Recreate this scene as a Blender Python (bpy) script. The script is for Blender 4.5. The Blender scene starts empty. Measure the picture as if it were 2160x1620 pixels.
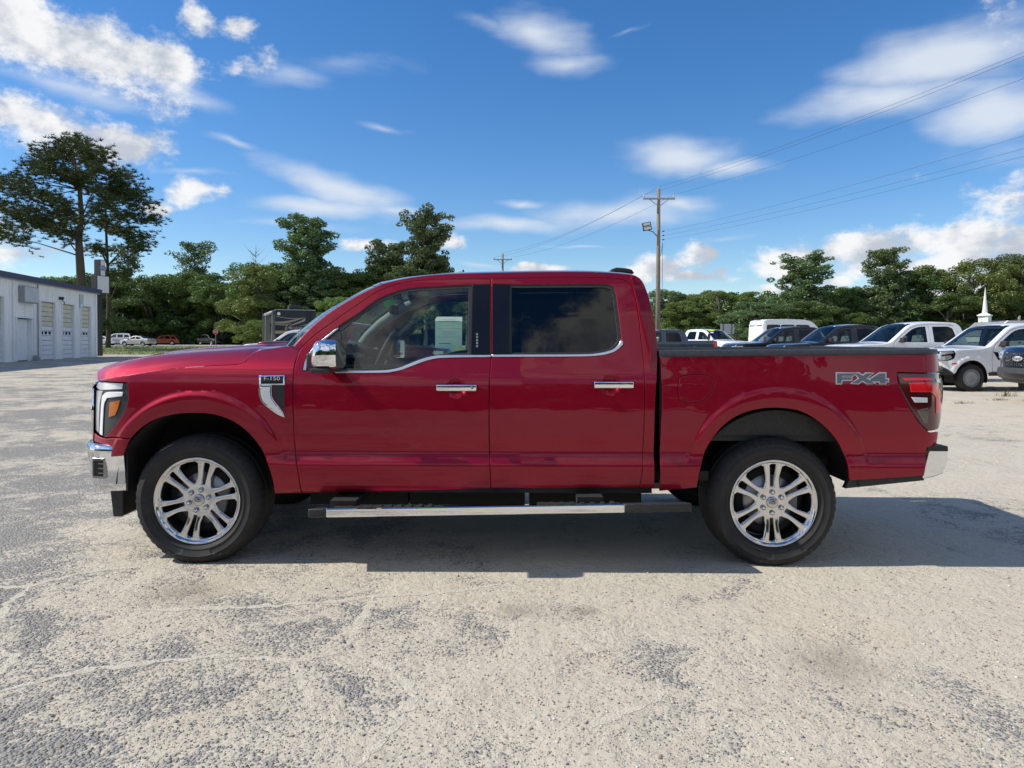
import bpy, bmesh, math, random
import numpy as np
from mathutils import Vector, Matrix, Euler
from mathutils.geometry import delaunay_2d_cdt
rad = math.radians
SC = bpy.context.scene
COL = SC.collection
# ------------------------------------------------------------------ camera
FPX, PW, PH = 1497.0, 2160.0, 1620.0
CAM_H, PITCH, ROLL = 1.43, rad(1.0), -rad(0.15)
HORIZON_V = 717.5
SHIFT_Y = (math.tan(PITCH) - (810 - HORIZON_V) / FPX) * FPX / PW
cd = bpy.data.cameras.new('camera'); cam = bpy.data.objects.new('camera', cd); COL.objects.link(cam)
cd.sensor_width = 36.0; cd.lens = FPX / PW * 36.0; cd.shift_y = SHIFT_Y
cd.clip_start = 0.05; cd.clip_end = 3000
cam.location = (0, 0, CAM_H); cam.rotation_euler = (rad(90) - PITCH, ROLL, 0)
SC.camera = cam
CR = Euler((rad(90) - PITCH, ROLL, 0)).to_matrix()
CP = Vector((0, 0, CAM_H))
# ------------------------------------------------------------------ sun
SUN_DIR = Vector((1.0, 0.05, -0.96)).normalized()        # the way the light travels
SUN_EL = math.asin(-SUN_DIR.z)
SUN_AZ = math.atan2(-SUN_DIR.x, -SUN_DIR.y)              # from +Y towards +X
sl = bpy.data.lights.new('sun', 'SUN'); so = bpy.data.objects.new('sun', sl); COL.objects.link(so)
sl.energy = 5.0; sl.angle = rad(0.53); sl.color = (1.0, 0.95, 0.86)
so.rotation_euler = SUN_DIR.to_track_quat('-Z', 'Y').to_euler(); so.location = (-20, -2, 30)
SC.view_settings.view_transform = 'Standard'; SC.view_settings.look = 'None'
SC.view_settings.exposure = 0.0; SC.view_settings.gamma = 1.0
SC.view_settings.use_curve_mapping = False
SC.render.engine = 'CYCLES'
SC.cycles.use_denoising = True
SC.cycles.max_bounces = 10; SC.cycles.transparent_max_bounces = 24
SC.cycles.sample_clamp_indirect = 6.0

def ray(u, v):
    return CR @ Vector(((u - PW / 2) / FPX, ((PH / 2 - v) + SHIFT_Y * PW) / FPX, -1.0))
def at(u, v, Y):
    d = ray(u, v); return CP + d * (Y / d.y)
def ground(u, v, z=0.0):
    d = ray(u, v); return CP + d * ((z - CAM_H) / d.z)

# ------------------------------------------------------------------ sky with clouds
def build_world():
    w = bpy.data.worlds.new('World'); SC.world = w; w.use_nodes = True
    w.cycles.sampling_method = 'MANUAL'; w.cycles.sample_map_resolution = 512
    nt = w.node_tree; N = nt.nodes; L = nt.links
    for n in list(N): N.remove(n)
    def nd(t, **k):
        n = N.new(t)
        for a, b in k.items(): setattr(n, a, b)
        return n
    def put(n, i, s):
        if isinstance(s, (int, float)): n.inputs[i].default_value = s
        elif isinstance(s, tuple): n.inputs[i].default_value = s
        else: L.new(s, n.inputs[i])
    def math_(op, a, b=None):
        n = nd('ShaderNodeMath', operation=op); put(n, 0, a)
        if b is not None: put(n, 1, b)
        return n.outputs[0]
    def mrange(v, a, b, c=0.0, d=1.0, it='SMOOTHSTEP'):
        n = nd('ShaderNodeMapRange', interpolation_type=it); L.new(v, n.inputs[0])
        for i, x in zip((1, 2, 3, 4), (a, b, c, d)): n.inputs[i].default_value = x
        return n.outputs[0]
    def mix(f, a, b):
        n = nd('ShaderNodeMix', data_type='RGBA'); put(n, 0, f); put(n, 6, a); put(n, 7, b); return n.outputs[2]
    out = nd('ShaderNodeOutputWorld')
    sky = nd('ShaderNodeTexSky', sky_type='NISHITA', sun_disc=False)
    sky.sun_elevation = SUN_EL; sky.sun_rotation = SUN_AZ
    sky.altitude = 50; sky.air_density = 1.0; sky.dust_density = 0.2; sky.ozone_density = 1.5
    hs = nd('ShaderNodeHueSaturation'); hs.inputs['Saturation'].default_value = SKY_SAT; L.new(sky.outputs[0], hs.inputs['Color'])
    skyc = nd('ShaderNodeVectorMath', operation='MULTIPLY'); L.new(hs.outputs[0], skyc.inputs[0]); skyc.inputs[1].default_value = SKY_GAIN
    tc = nd('ShaderNodeTexCoord')
    sep = nd('ShaderNodeSeparateXYZ'); L.new(tc.outputs['Generated'], sep.inputs[0])
    az = math_('ARCTAN2', sep.outputs[0], sep.outputs[1]); el = math_('ARCSINE', sep.outputs[2])
    comb = nd('ShaderNodeCombineXYZ'); L.new(az, comb.inputs[0]); L.new(el, comb.inputs[1])
    P = comb.outputs[0]
    wn = nd('ShaderNodeTexNoise'); wn.inputs['Scale'].default_value = 7.0; wn.inputs['Detail'].default_value = 3.0; L.new(P, wn.inputs['Vector'])
    wv = nd('ShaderNodeVectorMath', operation='MULTIPLY_ADD'); L.new(wn.outputs['Color'], wv.inputs[0])     # warp: no outline stays an ellipse
    wv.inputs[1].default_value = (0.10, 0.04, 0); wv.inputs[2].default_value = (-0.05, -0.02, 0)
    wa = nd('ShaderNodeVectorMath', operation='ADD'); L.new(P, wa.inputs[0]); L.new(wv.outputs[0], wa.inputs[1])
    PWRP = wa.outputs[0]
    def azel(u, v):
        d = ray(u, v).normalized(); return math.atan2(d.x, d.y), math.asin(d.z)
    def blob(b, grow):
        if b[0] == 'ae': return b[1:]
        _, u, v, rx, ry, rot, k = b
        a0, e0 = azel(u, v); return (a0, e0, (azel(u + rx, v)[0] - a0) * grow, (azel(u, v - ry)[1] - e0) * grow, rot, k)
    def field(blobs):
        acc = None
        for a0, e0, a1, e1, rot, k in blobs:
            m = nd('ShaderNodeMapping', vector_type='TEXTURE')
            if acc is None: L.new(PWRP, m.inputs[0])
            else:            # a negligible link to the previous blob keeps the shader's stack small
                ch = nd('ShaderNodeVectorMath', operation='MULTIPLY_ADD'); L.new(acc, ch.inputs[0]); ch.inputs[1].default_value = (1e-7, 1e-7, 0)
                L.new(PWRP, ch.inputs[2]); L.new(ch.outputs[0], m.inputs[0])
            m.inputs[1].default_value = (a0, e0, 0); m.inputs[2].default_value = (0, 0, rot); m.inputs[3].default_value = (a1, e1, 1)
            ln = nd('ShaderNodeVectorMath', operation='LENGTH'); L.new(m.outputs[0], ln.inputs[0])
            f = mrange(ln.outputs['Value'], 1.7, 0.0, -0.7, k, 'LINEAR')
            acc = f if acc is None else math_('MAXIMUM', acc, f)
        return acc
    r = random.Random(5)
    cum = [('px', *b) for b in (
        (150, 95, 250, 85, -.18, 1), (20, 20, 170, 90, 0, 1), (330, 125, 150, 55, -.1, 1), (410, 28, 52, 46, .2, .75),
        (500, 48, 44, 42, 0, .5), (510, 135, 100, 42, .3, .55), (70, 265, 250, 68, -.12, 1), (240, 295, 105, 38, -.2, .95),
        (432, 402, 60, 32, .1, .9), (325, 432, 50, 22, 0, .7), (60, 535, 170, 42, 0, .7), (0, 480, 120, 60, 0, .6),
        (1860, 528, 190, 46, .05, .95), (2060, 510, 130, 46, 0, .92), (1690, 545, 170, 34, .04, .95), (2170, 525, 100, 50, 0, .9),
        (1488, 531, 58, 27, .1, .9), (1372, 575, 56, 28, 0, .9), (1430, 588, 120, 14, 0, .8), (1500, 572, 34, 16, 0, .7),
        (1640, 600, 80, 16, 0, .8), (1150, 566, 90, 12, 0, .85), (955, 520, 46, 28, 0, .75), (800, 515, 66, 15, 0, .65),
        (1940, 560, 320, 34, 0, .95), (1770, 590, 50, 14, 0, .8))]
    smo = [('px', *b) for b in (
        (1430, 325, 160, 50, 0, 1.15), (1560, 352, 110, 26, -.15, .85), (1980, 125, 260, 84, .16, 1.15), (1880, 212, 280, 50, .02, 1.1),
        (2100, 225, 180, 76, 0, 1.15), (1130, 60, 210, 74, -.38, .72), (1200, 130, 130, 40, 0, .7), (1010, 30, 120, 40, -.2, .5), (1330, 55, 110, 14, .25, .45), (720, 405, 200, 44, -.34, .9), (680, 442, 190, 24, 0, .9), (820, 450, 160, 22, -.1, .7),
        (1060, 478, 220, 26, 0, .9), (1280, 452, 220, 50, .05, .9), (1430, 430, 130, 28, 0, .7), (1110, 430, 70, 15, 0, .8), (510, 302, 100, 18, -.16, .65),
        (815, 267, 90, 16, -.1, .45), (740, 130, 200, 66, .1, .5), (620, 160, 160, 50, -.1, .45), (1230, 524, 140, 6, 0, .6),
        (600, 476, 230, 16, 0, .55), (120, 175, 330, 46, -.12, .66), (400, 190, 230, 40, -.3, .55), (420, 362, 140, 14, -.05, .55),
        (1000, 560, 130, 12, 0, .5), (1530, 500, 120, 14, 0, .45))]
    for i in range(22):          # sky goes on outside the frame; larger clouds added for white fill light
        a = rad(50) + i / 22.0 * rad(262); a = a if a < math.pi else a - 2 * math.pi
        cum.append(('ae', a, rad(6 + (i * 17) % 48), r.uniform(.28, .46), r.uniform(.09, .15), r.uniform(-.2, .2), r.uniform(.95, 1.05)))
        smo.append(('ae', a, rad(10 + (i * 23) % 55), r.uniform(.2, .42), r.uniform(.04, .09), r.uniform(-.2, .2), r.uniform(.7, 1)))
    cum = [blob(b, 1.13) for b in cum]; smo = [blob(b, 1.12) for b in smo]
    def noise(scale, detail, rough, vec, stretch=(1, 1, 1)):
        m = nd('ShaderNodeMapping'); L.new(vec, m.inputs[0]); m.inputs[3].default_value = stretch
        n = nd('ShaderNodeTexNoise'); L.new(m.outputs[0], n.inputs['Vector'])
        n.inputs['Scale'].default_value = scale; n.inputs['Detail'].default_value = detail; n.inputs['Roughness'].default_value = rough
        return n.outputs[0]
    n1 = noise(9.5, 10, .64, P, (1, 1.4, 1))
    off = nd('ShaderNodeVectorMath', operation='ADD'); L.new(P, off.inputs[0]); off.inputs[1].default_value = (-.012, .022, 0)
    n2 = noise(9.0, 4, .5, off.outputs[0], (1, 1.4, 1))
    n3 = noise(6.0, 7, .55, P, (1, 3.2, 1))
    def sector(a, b):
        """sky of one range of azimuths: only the clouds that reach into it"""
        def near(B): return [x for x in B if x[0] + 1.7 * x[2] + .06 > a and x[0] - 1.7 * x[2] - .06 < b]
        fc, fs = field(near(cum)), field(near(smo))
        col = skyc.outputs[0]
        if fs is not None:
            densS = math_('ADD', fs, math_('MULTIPLY', math_('SUBTRACT', n3, .5), 1.25))
            col = mix(math_('MULTIPLY', mrange(densS, .03, 1.0), .88), col, (.76, .82, .91, 1))
        if fc is not None:
            dens = math_('ADD', fc, math_('MULTIPLY', math_('SUBTRACT', n1, .50), 3.0))
            shade = mrange(math_('SUBTRACT', n1, n2), -.12, .10)
            cc = mix(shade, (.52, .57, .66, 1), (.95, .96, .97, 1))
            cc = mix(math_('MULTIPLY', mrange(dens, .35, 1.5), .22), cc, (.70, .74, .80, 1))
            col = mix(mrange(dens, .0, .60), col, cc)
        bg = nd('ShaderNodeBackground'); put(bg, 0, col); bg.inputs[1].default_value = 1.0
        return bg.outputs[0]
    cuts = [-math.pi, -2.2, -1.4, -.72, -.40, -.12, .16, .40, .72, 1.4, 2.2, math.pi]
    def tree(i, j):
        if j - i == 1: return sector(cuts[i], cuts[j])
        m = (i + j) // 2
        ms = nd('ShaderNodeMixShader'); L.new(math_('GREATER_THAN', az, cuts[m]), ms.inputs[0])
        L.new(tree(i, m), ms.inputs[1]); L.new(tree(m, j), ms.inputs[2]); return ms.outputs[0]
    L.new(tree(0, len(cuts) - 1), out.inputs[0])
SKY_SAT = 1.34
SKY_GAIN = (.116, .126, .144)
build_world()

# ------------------------------------------------------------------ materials
MATS = {}
def mat(name, col=(.5, .5, .5), rough=.5, metal=0.0, coat=0.0, spec=.5, emit=None, estr=1.0):
    if name in MATS: return MATS[name]
    m = bpy.data.materials.new(name); m.use_nodes = True
    b = m.node_tree.nodes['Principled BSDF']
    b.inputs['Base Color'].default_value = (*col, 1); b.inputs['Roughness'].default_value = rough
    b.inputs['Metallic'].default_value = metal; b.inputs['Coat Weight'].default_value = coat
    b.inputs['Coat Roughness'].default_value = .03; b.inputs['Specular IOR Level'].default_value = spec
    if emit: b.inputs['Emission Color'].default_value = (*emit, 1); b.inputs['Emission Strength'].default_value = estr
    MATS[name] = m; return m
def noisy(name, c1, c2, scale=8, detail=6, rough=.8, bump=0.0, bscale=40, metal=0.0, coat=0.0, lo=.35, hi=.65, stretch=(1, 1, 1)):
    if name in MATS: return MATS[name]
    m = mat(name, c1, rough, metal, coat); nt = m.node_tree; N, L = nt.nodes, nt.links; b = N['Principled BSDF']
    tc = N.new('ShaderNodeTexCoord'); mp = N.new('ShaderNodeMapping'); mp.inputs[3].default_value = stretch
    L.new(tc.outputs['Object'], mp.inputs[0])
    n = N.new('ShaderNodeTexNoise'); n.inputs['Scale'].default_value = scale; n.inputs['Detail'].default_value = detail
    L.new(mp.outputs[0], n.inputs['Vector'])
    r = N.new('ShaderNodeMapRange'); r.inputs[1].default_value = lo; r.inputs[2].default_value = hi; L.new(n.outputs[0], r.inputs[0])
    x = N.new('ShaderNodeMix'); x.data_type = 'RGBA'; x.inputs[6].default_value = (*c1, 1); x.inputs[7].default_value = (*c2, 1)
    L.new(r.outputs[0], x.inputs[0]); L.new(x.outputs[2], b.inputs['Base Color'])
    if bump:
        n2 = N.new('ShaderNodeTexNoise'); n2.inputs['Scale'].default_value = bscale; n2.inputs['Detail'].default_value = 5
        L.new(mp.outputs[0], n2.inputs['Vector'])
        bp = N.new('ShaderNodeBump'); bp.inputs['Strength'].default_value = bump; bp.inputs['Distance'].default_value = .02
        L.new(n2.outputs[0], bp.inputs['Height']); L.new(bp.outputs[0], b.inputs['Normal'])
    return m
def paint(name, col, metal=.55, rough=.32):
    """car paint: coloured flake layer under clear coat, with faint dust"""
    if name in MATS: return MATS[name]
    m = mat(name, col, rough, metal, 1.0); nt = m.node_tree; N, L = nt.nodes, nt.links; b = N['Principled BSDF']
    b.inputs['Coat Roughness'].default_value = .012; b.inputs['Coat IOR'].default_value = 1.40
    tc = N.new('ShaderNodeTexCoord')
    n = N.new('ShaderNodeTexNoise'); n.inputs['Scale'].default_value = 2.6; n.inputs['Detail'].default_value = 2; L.new(tc.outputs['Object'], n.inputs['Vector'])
    bp = N.new('ShaderNodeBump'); bp.inputs['Strength'].default_value = .12; bp.inputs['Distance'].default_value = .03
    L.new(n.outputs[0], bp.inputs['Height']); L.new(bp.outputs[0], b.inputs['Coat Normal'])
    return m
def glass(name, tint, rough=0.0, refl=.85):
    if name in MATS: return MATS[name]
    m = bpy.data.materials.new(name); m.use_nodes = True; nt = m.node_tree; N, L = nt.nodes, nt.links
    for n in list(N): N.remove(n)
    o = N.new('ShaderNodeOutputMaterial'); mx = N.new('ShaderNodeMixShader'); t = N.new('ShaderNodeBsdfTransparent'); g = N.new('ShaderNodeBsdfGlossy')
    lw = N.new('ShaderNodeLayerWeight'); lw.inputs[0].default_value = .5        # Schlick, the same from either side of the pane
    pw = N.new('ShaderNodeMath'); pw.operation = 'POWER'; pw.inputs[1].default_value = 5.0; L.new(lw.outputs['Facing'], pw.inputs[0])
    fr = N.new('ShaderNodeMath'); fr.operation = 'MULTIPLY_ADD'; fr.inputs[1].default_value = .93; fr.inputs[2].default_value = .065; L.new(pw.outputs[0], fr.inputs[0])
    t.inputs[0].default_value = (*tint, 1); g.inputs['Roughness'].default_value = rough; g.inputs[0].default_value = (refl, refl, refl, 1)
    L.new(fr.outputs[0], mx.inputs[0]); L.new(t.outputs[0], mx.inputs[1]); L.new(g.outputs[0], mx.inputs[2]); L.new(mx.outputs[0], o.inputs[0])
    MATS[name] = m; return m

# ------------------------------------------------------------------ object helpers
def link(o, parent=None):
    COL.objects.link(o)
    if parent is not None: o.parent = parent
    return o
def empty(name, loc=(0, 0, 0), rotz=0, parent=None):
    o = bpy.data.objects.new(name, None); o.empty_display_size = .2
    o.location = loc; o.rotation_euler = (0, 0, rotz); return link(o, parent)
def tag(o, label=None, cat=None, group=None, kind=None):
    if label: o['label'] = label
    if cat: o['category'] = cat
    if group: o['group'] = group
    if kind: o['kind'] = kind
    return o
def mk(name, verts, faces, material, parent=None, smooth=False, normals=None):
    me = bpy.data.meshes.new(name); me.from_pydata([tuple(v) for v in verts], [], [tuple(f) for f in faces])
    if material is not None:
        for x in (material if isinstance(material, (list, tuple)) else [material]): me.materials.append(x)
    if smooth or normals is not None: me.polygons.foreach_set('use_smooth', [True] * len(me.polygons))
    me.update()
    if normals is not None: me.normals_split_custom_set_from_vertices([tuple(n) for n in normals])
    return link(bpy.data.objects.new(name, me), parent)
class MB:
    """collects simple solids into one mesh"""
    def __init__(s): s.v = []; s.f = []
    def add(s, v, f):
        o = len(s.v); s.v += [tuple(x) for x in v]; s.f += [tuple(i + o for i in q) for q in f]; return s
    def box(s, c, d, rz=0, M=None):
        hx, hy, hz = d[0] / 2, d[1] / 2, d[2] / 2
        v = [Vector((x, y, z)) for x in (-hx, hx) for y in (-hy, hy) for z in (-hz, hz)]
        R = M if M is not None else Matrix.Rotation(rz, 3, 'Z')
        v = [R @ p + Vector(c) for p in v]
        return s.add(v, [(0, 1, 3, 2), (4, 6, 7, 5), (0, 4, 5, 1), (2, 3, 7, 6), (0, 2, 6, 4), (1, 5, 7, 3)])
    def tube(s, pts, r, n=8, cap=True):
        pts = [Vector(p) for p in pts]; rs = r if isinstance(r, (list, tuple)) else [r] * len(pts)
        rings = []; up = None
        for i, p in enumerate(pts):
            t = (pts[min(i + 1, len(pts) - 1)] - pts[max(i - 1, 0)]).normalized()
            if up is None: up = Vector((0, 0, 1)) if abs(t.z) < .9 else Vector((1, 0, 0))
            a = t.cross(up).normalized(); b = a.cross(t).normalized(); up = b
            rings.append([p + (a * math.cos(k * 2 * math.pi / n) + b * math.sin(k * 2 * math.pi / n)) * rs[i] for k in range(n)])
        v = [q for R in rings for q in R]; f = []
        for i in range(len(rings) - 1):
            for k in range(n): f.append((i * n + k, i * n + (k + 1) % n, (i + 1) * n + (k + 1) % n, (i + 1) * n + k))
        if cap: f.append(tuple(reversed(range(n)))); f.append(tuple((len(rings) - 1) * n + k for k in range(n)))
        return s.add(v, f)
    def prism(s, poly, axis, a, b):
        """poly of 2-d points extruded along an axis from a to b"""
        n = len(poly)
        def P(p, t):
            return {'x': (t, p[0], p[1]), 'y': (p[0], t, p[1]), 'z': (p[0], p[1], t)}[axis]
        v = [P(p, a) for p in poly] + [P(p, b) for p in poly]
        f = [tuple(range(n)), tuple(reversed(range(n, 2 * n)))] + [(i, i + n, (i + 1) % n + n, (i + 1) % n) for i in range(n)]
        return s.add(v, f)
    def lathe(s, prof, n=32, axis='y', c=(0, 0, 0)):
        """prof: (radius, offset along axis)"""
        m = len(prof); v = []
        for k in range(n):
            a = 2 * math.pi * k / n; ca, sa = math.cos(a), math.sin(a)
            for (r, t) in prof:
                v.append({'y': (c[0] + r * ca, c[1] + t, c[2] + r * sa), 'z': (c[0] + r * ca, c[1] + r * sa, c[2] + t), 'x': (c[0] + t, c[1] + r * ca, c[2] + r * sa)}[axis])
        f = [(k * m + i, k * m + i + 1, ((k + 1) % n) * m + i + 1, ((k + 1) % n) * m + i) for k in range(n) for i in range(m - 1)]
        return s.add(v, f)
    def build(s, name, material, parent=None, smooth=False, bevel=0.0, seg=2, auto=None):
        o = mk(name, s.v, s.f, material, parent, smooth)
        bm = bmesh.new(); bm.from_mesh(o.data)
        bmesh.ops.recalc_face_normals(bm, faces=bm.faces)
        if bevel:
            ed = [e for e in bm.edges if len(e.link_faces) == 2 and e.calc_face_angle(0) > .5]
            bmesh.ops.bevel(bm, geom=ed, offset=bevel, segments=seg, affect='EDGES', profile=.6, clamp_overlap=True)
        if auto is not None:
            for fc in bm.faces: fc.smooth = True
            for e in bm.edges: e.smooth = not (len(e.link_faces) == 2 and e.calc_face_angle(0) > auto)
        bm.to_mesh(o.data); bm.free()
        return o
def mirror_copy(o, parent, deep=True):
    """far-side twin of a part (object and its sub-parts), mirrored in y"""
    c = o.copy(); COL.objects.link(c); c.parent = parent
    c.location = (o.location.x, -o.location.y, o.location.z); c.scale = (o.scale.x, -o.scale.y, o.scale.z)
    if deep:
        for ch in o.children:
            d = ch.copy(); COL.objects.link(d); d.parent = c
    return c
def copy_tree(o, parent=None):
    c = o.copy(); COL.objects.link(c); c.parent = parent
    for ch in list(o.children): copy_tree(ch, c)
    return c
def text(name, s, size, material, parent, loc, rot, extrude=.001, align='CENTER', sx=1.0, shear=0.0):
    cu = bpy.data.curves.new(name, 'FONT'); cu.body = s; cu.size = size; cu.extrude = extrude; cu.align_x = align; cu.align_y = 'CENTER'; cu.shear = shear
    t = bpy.data.objects.new(name, cu); COL.objects.link(t)
    dg = bpy.context.evaluated_depsgraph_get(); me = bpy.data.meshes.new_from_object(t.evaluated_get(dg))
    COL.objects.unlink(t); bpy.data.objects.remove(t)
    me.materials.clear(); me.materials.append(material)
    o = bpy.data.objects.new(name, me); link(o, parent); o.location = loc; o.rotation_euler = rot; o.scale = (sx, 1, 1); return o

# ------------------------------------------------------------------ 2-d outlines and panels
def smooth_poly(poly, step=.025, corner=rad(38), closed=True):
    P = [np.array(p, float) for p in poly]; n = len(P); out = []
    rng = range(n) if closed else range(n - 1)
    def tang(i):
        a, b, c = P[(i - 1) % n], P[i], P[(i + 1) % n]
        if not closed and (i == 0 or i == n - 1): return None
        d1, d2 = b - a, c - b; l1, l2 = np.hypot(*d1), np.hypot(*d2)
        if l1 < 1e-9 or l2 < 1e-9: return None
        cr = math.acos(max(-1, min(1, float(d1 @ d2) / (l1 * l2))))
        if cr > corner: return None
        t = d1 / l1 * l2 + d2 / l2 * l1
        return t / np.hypot(*t)
    for i in rng:
        p, q = P[i], P[(i + 1) % n]; d = q - p; l = np.hypot(*d)
        if l < 1e-9: continue
        t0, t1 = tang(i), tang((i + 1) % n)
        lp_ = np.hypot(*(p - P[(i - 1) % n])); ln_ = np.hypot(*(P[(i + 2) % n] - q))
        t0 = d / l if t0 is None else t0 * min(1, 1.6 * lp_ / l); t1 = d / l if t1 is None else t1 * min(1, 1.6 * ln_ / l)
        k = max(1, int(math.ceil(l / step)))
        for j in range(k):
            s = j / k; s2, s3 = s * s, s * s * s
            out.append((2 * s3 - 3 * s2 + 1) * p + (s3 - 2 * s2 + s) * t0 * l + (-2 * s3 + 3 * s2) * q + (s3 - s2) * t1 * l)
    if not closed: out.append(P[-1])
    return np.array(out)
def area2(P): return float(np.sum(P[:, 0] * np.roll(P[:, 1], -1) - np.roll(P[:, 0], -1) * P[:, 1])) / 2
def onormals(P):
    """outward 2-d normals of a CCW polygon"""
    d = np.roll(P, -1, 0) - P; l = np.hypot(d[:, 0], d[:, 1])[:, None]; d = d / np.maximum(l, 1e-12)
    n = np.stack([d[:, 1], -d[:, 0]], 1); m = n + np.roll(n, 1, 0)
    ml = np.maximum(np.hypot(m[:, 0], m[:, 1]), .5)[:, None]
    return m / ml, 2 / np.maximum(ml, .9)
def offset_poly(P, d):
    n, k = onormals(P); return P + n * np.minimum(k, 1.6) * d
def inside(P, pts):
    x, y = pts[:, 0], pts[:, 1]; r = np.zeros(len(pts), bool); Q = np.roll(P, -1, 0)
    for (ax, ay), (bx, by) in zip(P, Q):
        if ay == by: continue
        c = (ay > y) != (by > y)
        r ^= c & (x < (bx - ax) * (y - ay) / (by - ay) + ax)
    return r
def panel(name, parent, outer, S, material, holes=(), hw=0.0, h=.03, gap=.0, roll=.004, depth=.02, lift=0.0, step=.025, smooth_it=True, corner=rad(38), extra=None, keep=None, rows=None):
    """sheet-metal panel: a 2-d outline in (x,z) laid on the surface y = -hw + S(x,z), with rolled edges and a return flange; faces -y"""
    def prep(poly, sgn):
        Q = smooth_poly(poly, step, corner) if smooth_it else smooth_poly(poly, step, -1)
        if area2(Q) < 0: Q = Q[::-1]
        return offset_poly(Q, -gap * sgn) if gap else Q
    O = prep(outer, 1); Hs = [prep(q, -1) for q in holes]
    I = offset_poly(O, -roll); HI = [offset_poly(q, roll) for q in Hs]
    pts = [I] + HI; lo = I.min(0); hi = I.max(0)
    gx = np.arange(lo[0] + h * .5, hi[0], h); gz = np.arange(lo[1] + h * .5, hi[1], h)
    if rows is not None:                       # denser rows along the creases
        rr = np.array([q for q in rows if lo[1] < q < hi[1]])
        gz = np.sort(np.r_[[q for q in gz if len(rr) == 0 or np.abs(rr - q).min() > .008], rr])
    G = np.array([(a + (h * .5 if j % 2 else 0), b) for j, b in enumerate(gz) for a in gx]) if len(gx) and len(gz) else np.zeros((0, 2))
    B = np.concatenate(pts)
    if keep is not None and len(G): G = G[keep(G)]
    if extra is not None: G = np.concatenate([G, np.array(extra)])
    if len(G):
        k = inside(I, G)
        for q in HI: k &= ~inside(q, G)
        G = G[k]
        if len(G):
            dm = np.full(len(G), 9.0)
            for i in range(0, len(B), 200):
                dd = G[:, None, :] - B[None, i:i + 200, :]; dm = np.minimum(dm, np.sqrt((dd ** 2).sum(2).min(1)))
            G = G[dm > h * .30]
    V2 = np.concatenate([B, G]) if len(G) else B
    E = []; s = 0
    for q in pts:
        n = len(q); E += [(s + i, s + (i + 1) % n) for i in range(n)]; s += n
    r = delaunay_2d_cdt([Vector((float(a), float(b))) for a, b in V2], E, [], 0, 1e-7)
    VV = np.array([(p.x, p.y) for p in r[0]]); T = np.array([f for f in r[2] if len(f) == 3])
    cen = VV[T].mean(1); k = inside(I, cen)
    for q in HI: k &= ~inside(q, cen)
    T = T[k]
    a, b, c = VV[T[:, 0]], VV[T[:, 1]], VV[T[:, 2]]
    cr = (b[:, 0] - a[:, 0]) * (c[:, 1] - a[:, 1]) - (b[:, 1] - a[:, 1]) * (c[:, 0] - a[:, 0])
    T[cr < 0] = T[cr < 0][:, ::-1]
    def lay(Q, extra):
        s_ = S(Q[:, 0], Q[:, 1]); return np.stack([Q[:, 0], -hw + s_ - lift + extra, Q[:, 1]], 1)
    def nrm(Q):
        e = 2e-3
        gx_ = (S(Q[:, 0] + e, Q[:, 1]) - S(Q[:, 0] - e, Q[:, 1])) / (2 * e); gz_ = (S(Q[:, 0], Q[:, 1] + e) - S(Q[:, 0], Q[:, 1] - e)) / (2 * e)
        n = np.stack([gx_, -np.ones(len(Q)), gz_], 1); return n / np.linalg.norm(n, axis=1)[:, None]
    verts = [lay(VV, 0)]; norms = [nrm(VV)]; faces = [tuple(int(i) for i in t) for t in T]; base = len(VV)
    for ring, inner, sg in [(O, I, 1)] + [(q, w, -1) for q, w in zip(Hs, HI)]:
        n2, _ = onormals(ring); n2 = n2 * sg; n3 = np.stack([n2[:, 0], np.zeros(len(n2)), n2[:, 1]], 1); nn = len(ring)
        sn = nrm(inner)
        verts += [lay(inner, 0), lay(ring, roll * .8), lay(ring, depth)]
        m = n3 + sn; m /= np.linalg.norm(m, axis=1)[:, None]
        norms += [sn, m, n3]
        for j in range(2):
            for i in range(nn):
                q = (base + j * nn + i, base + (j + 1) * nn + i, base + (j + 1) * nn + (i + 1) % nn, base + j * nn + (i + 1) % nn)
                faces.append(q if sg > 0 else q[::-1])
        base += 3 * nn
    # degenerate/unused points are harmless
    return mk(name, np.concatenate(verts), faces, material, parent, normals=np.concatenate(norms))
def grid_surface(name, parent, P, material, flip=False, smooth=True, closed_v=False):
    """P: array (m,n,3)"""
    m, n = P.shape[:2]; v = P.reshape(-1, 3); f = []
    for i in range(m - 1):
        for j in range(n - 1 if not closed_v else n):
            q = (i * n + j, (i + 1) * n + j, (i + 1) * n + (j + 1) % n, i * n + (j + 1) % n)
            f.append(q[::-1] if flip else q)
    return mk(name, v, f, material, parent, smooth)
def prof(tab, blur=.009):
    xs = np.array([t[0] for t in tab], float); ys = np.array([t[1] for t in tab], float)
    def f(z):
        z = np.asarray(z, float); s = 0
        for k in (-1, -.6, -.2, .2, .6, 1): s = s + np.interp(z + k * blur, xs, ys)
        return s / 6
    return f
def sstep(a, b, x):
    t = np.clip((np.asarray(x, float) - a) / (b - a), 0, 1); return t * t * (3 - 2 * t)
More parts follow.
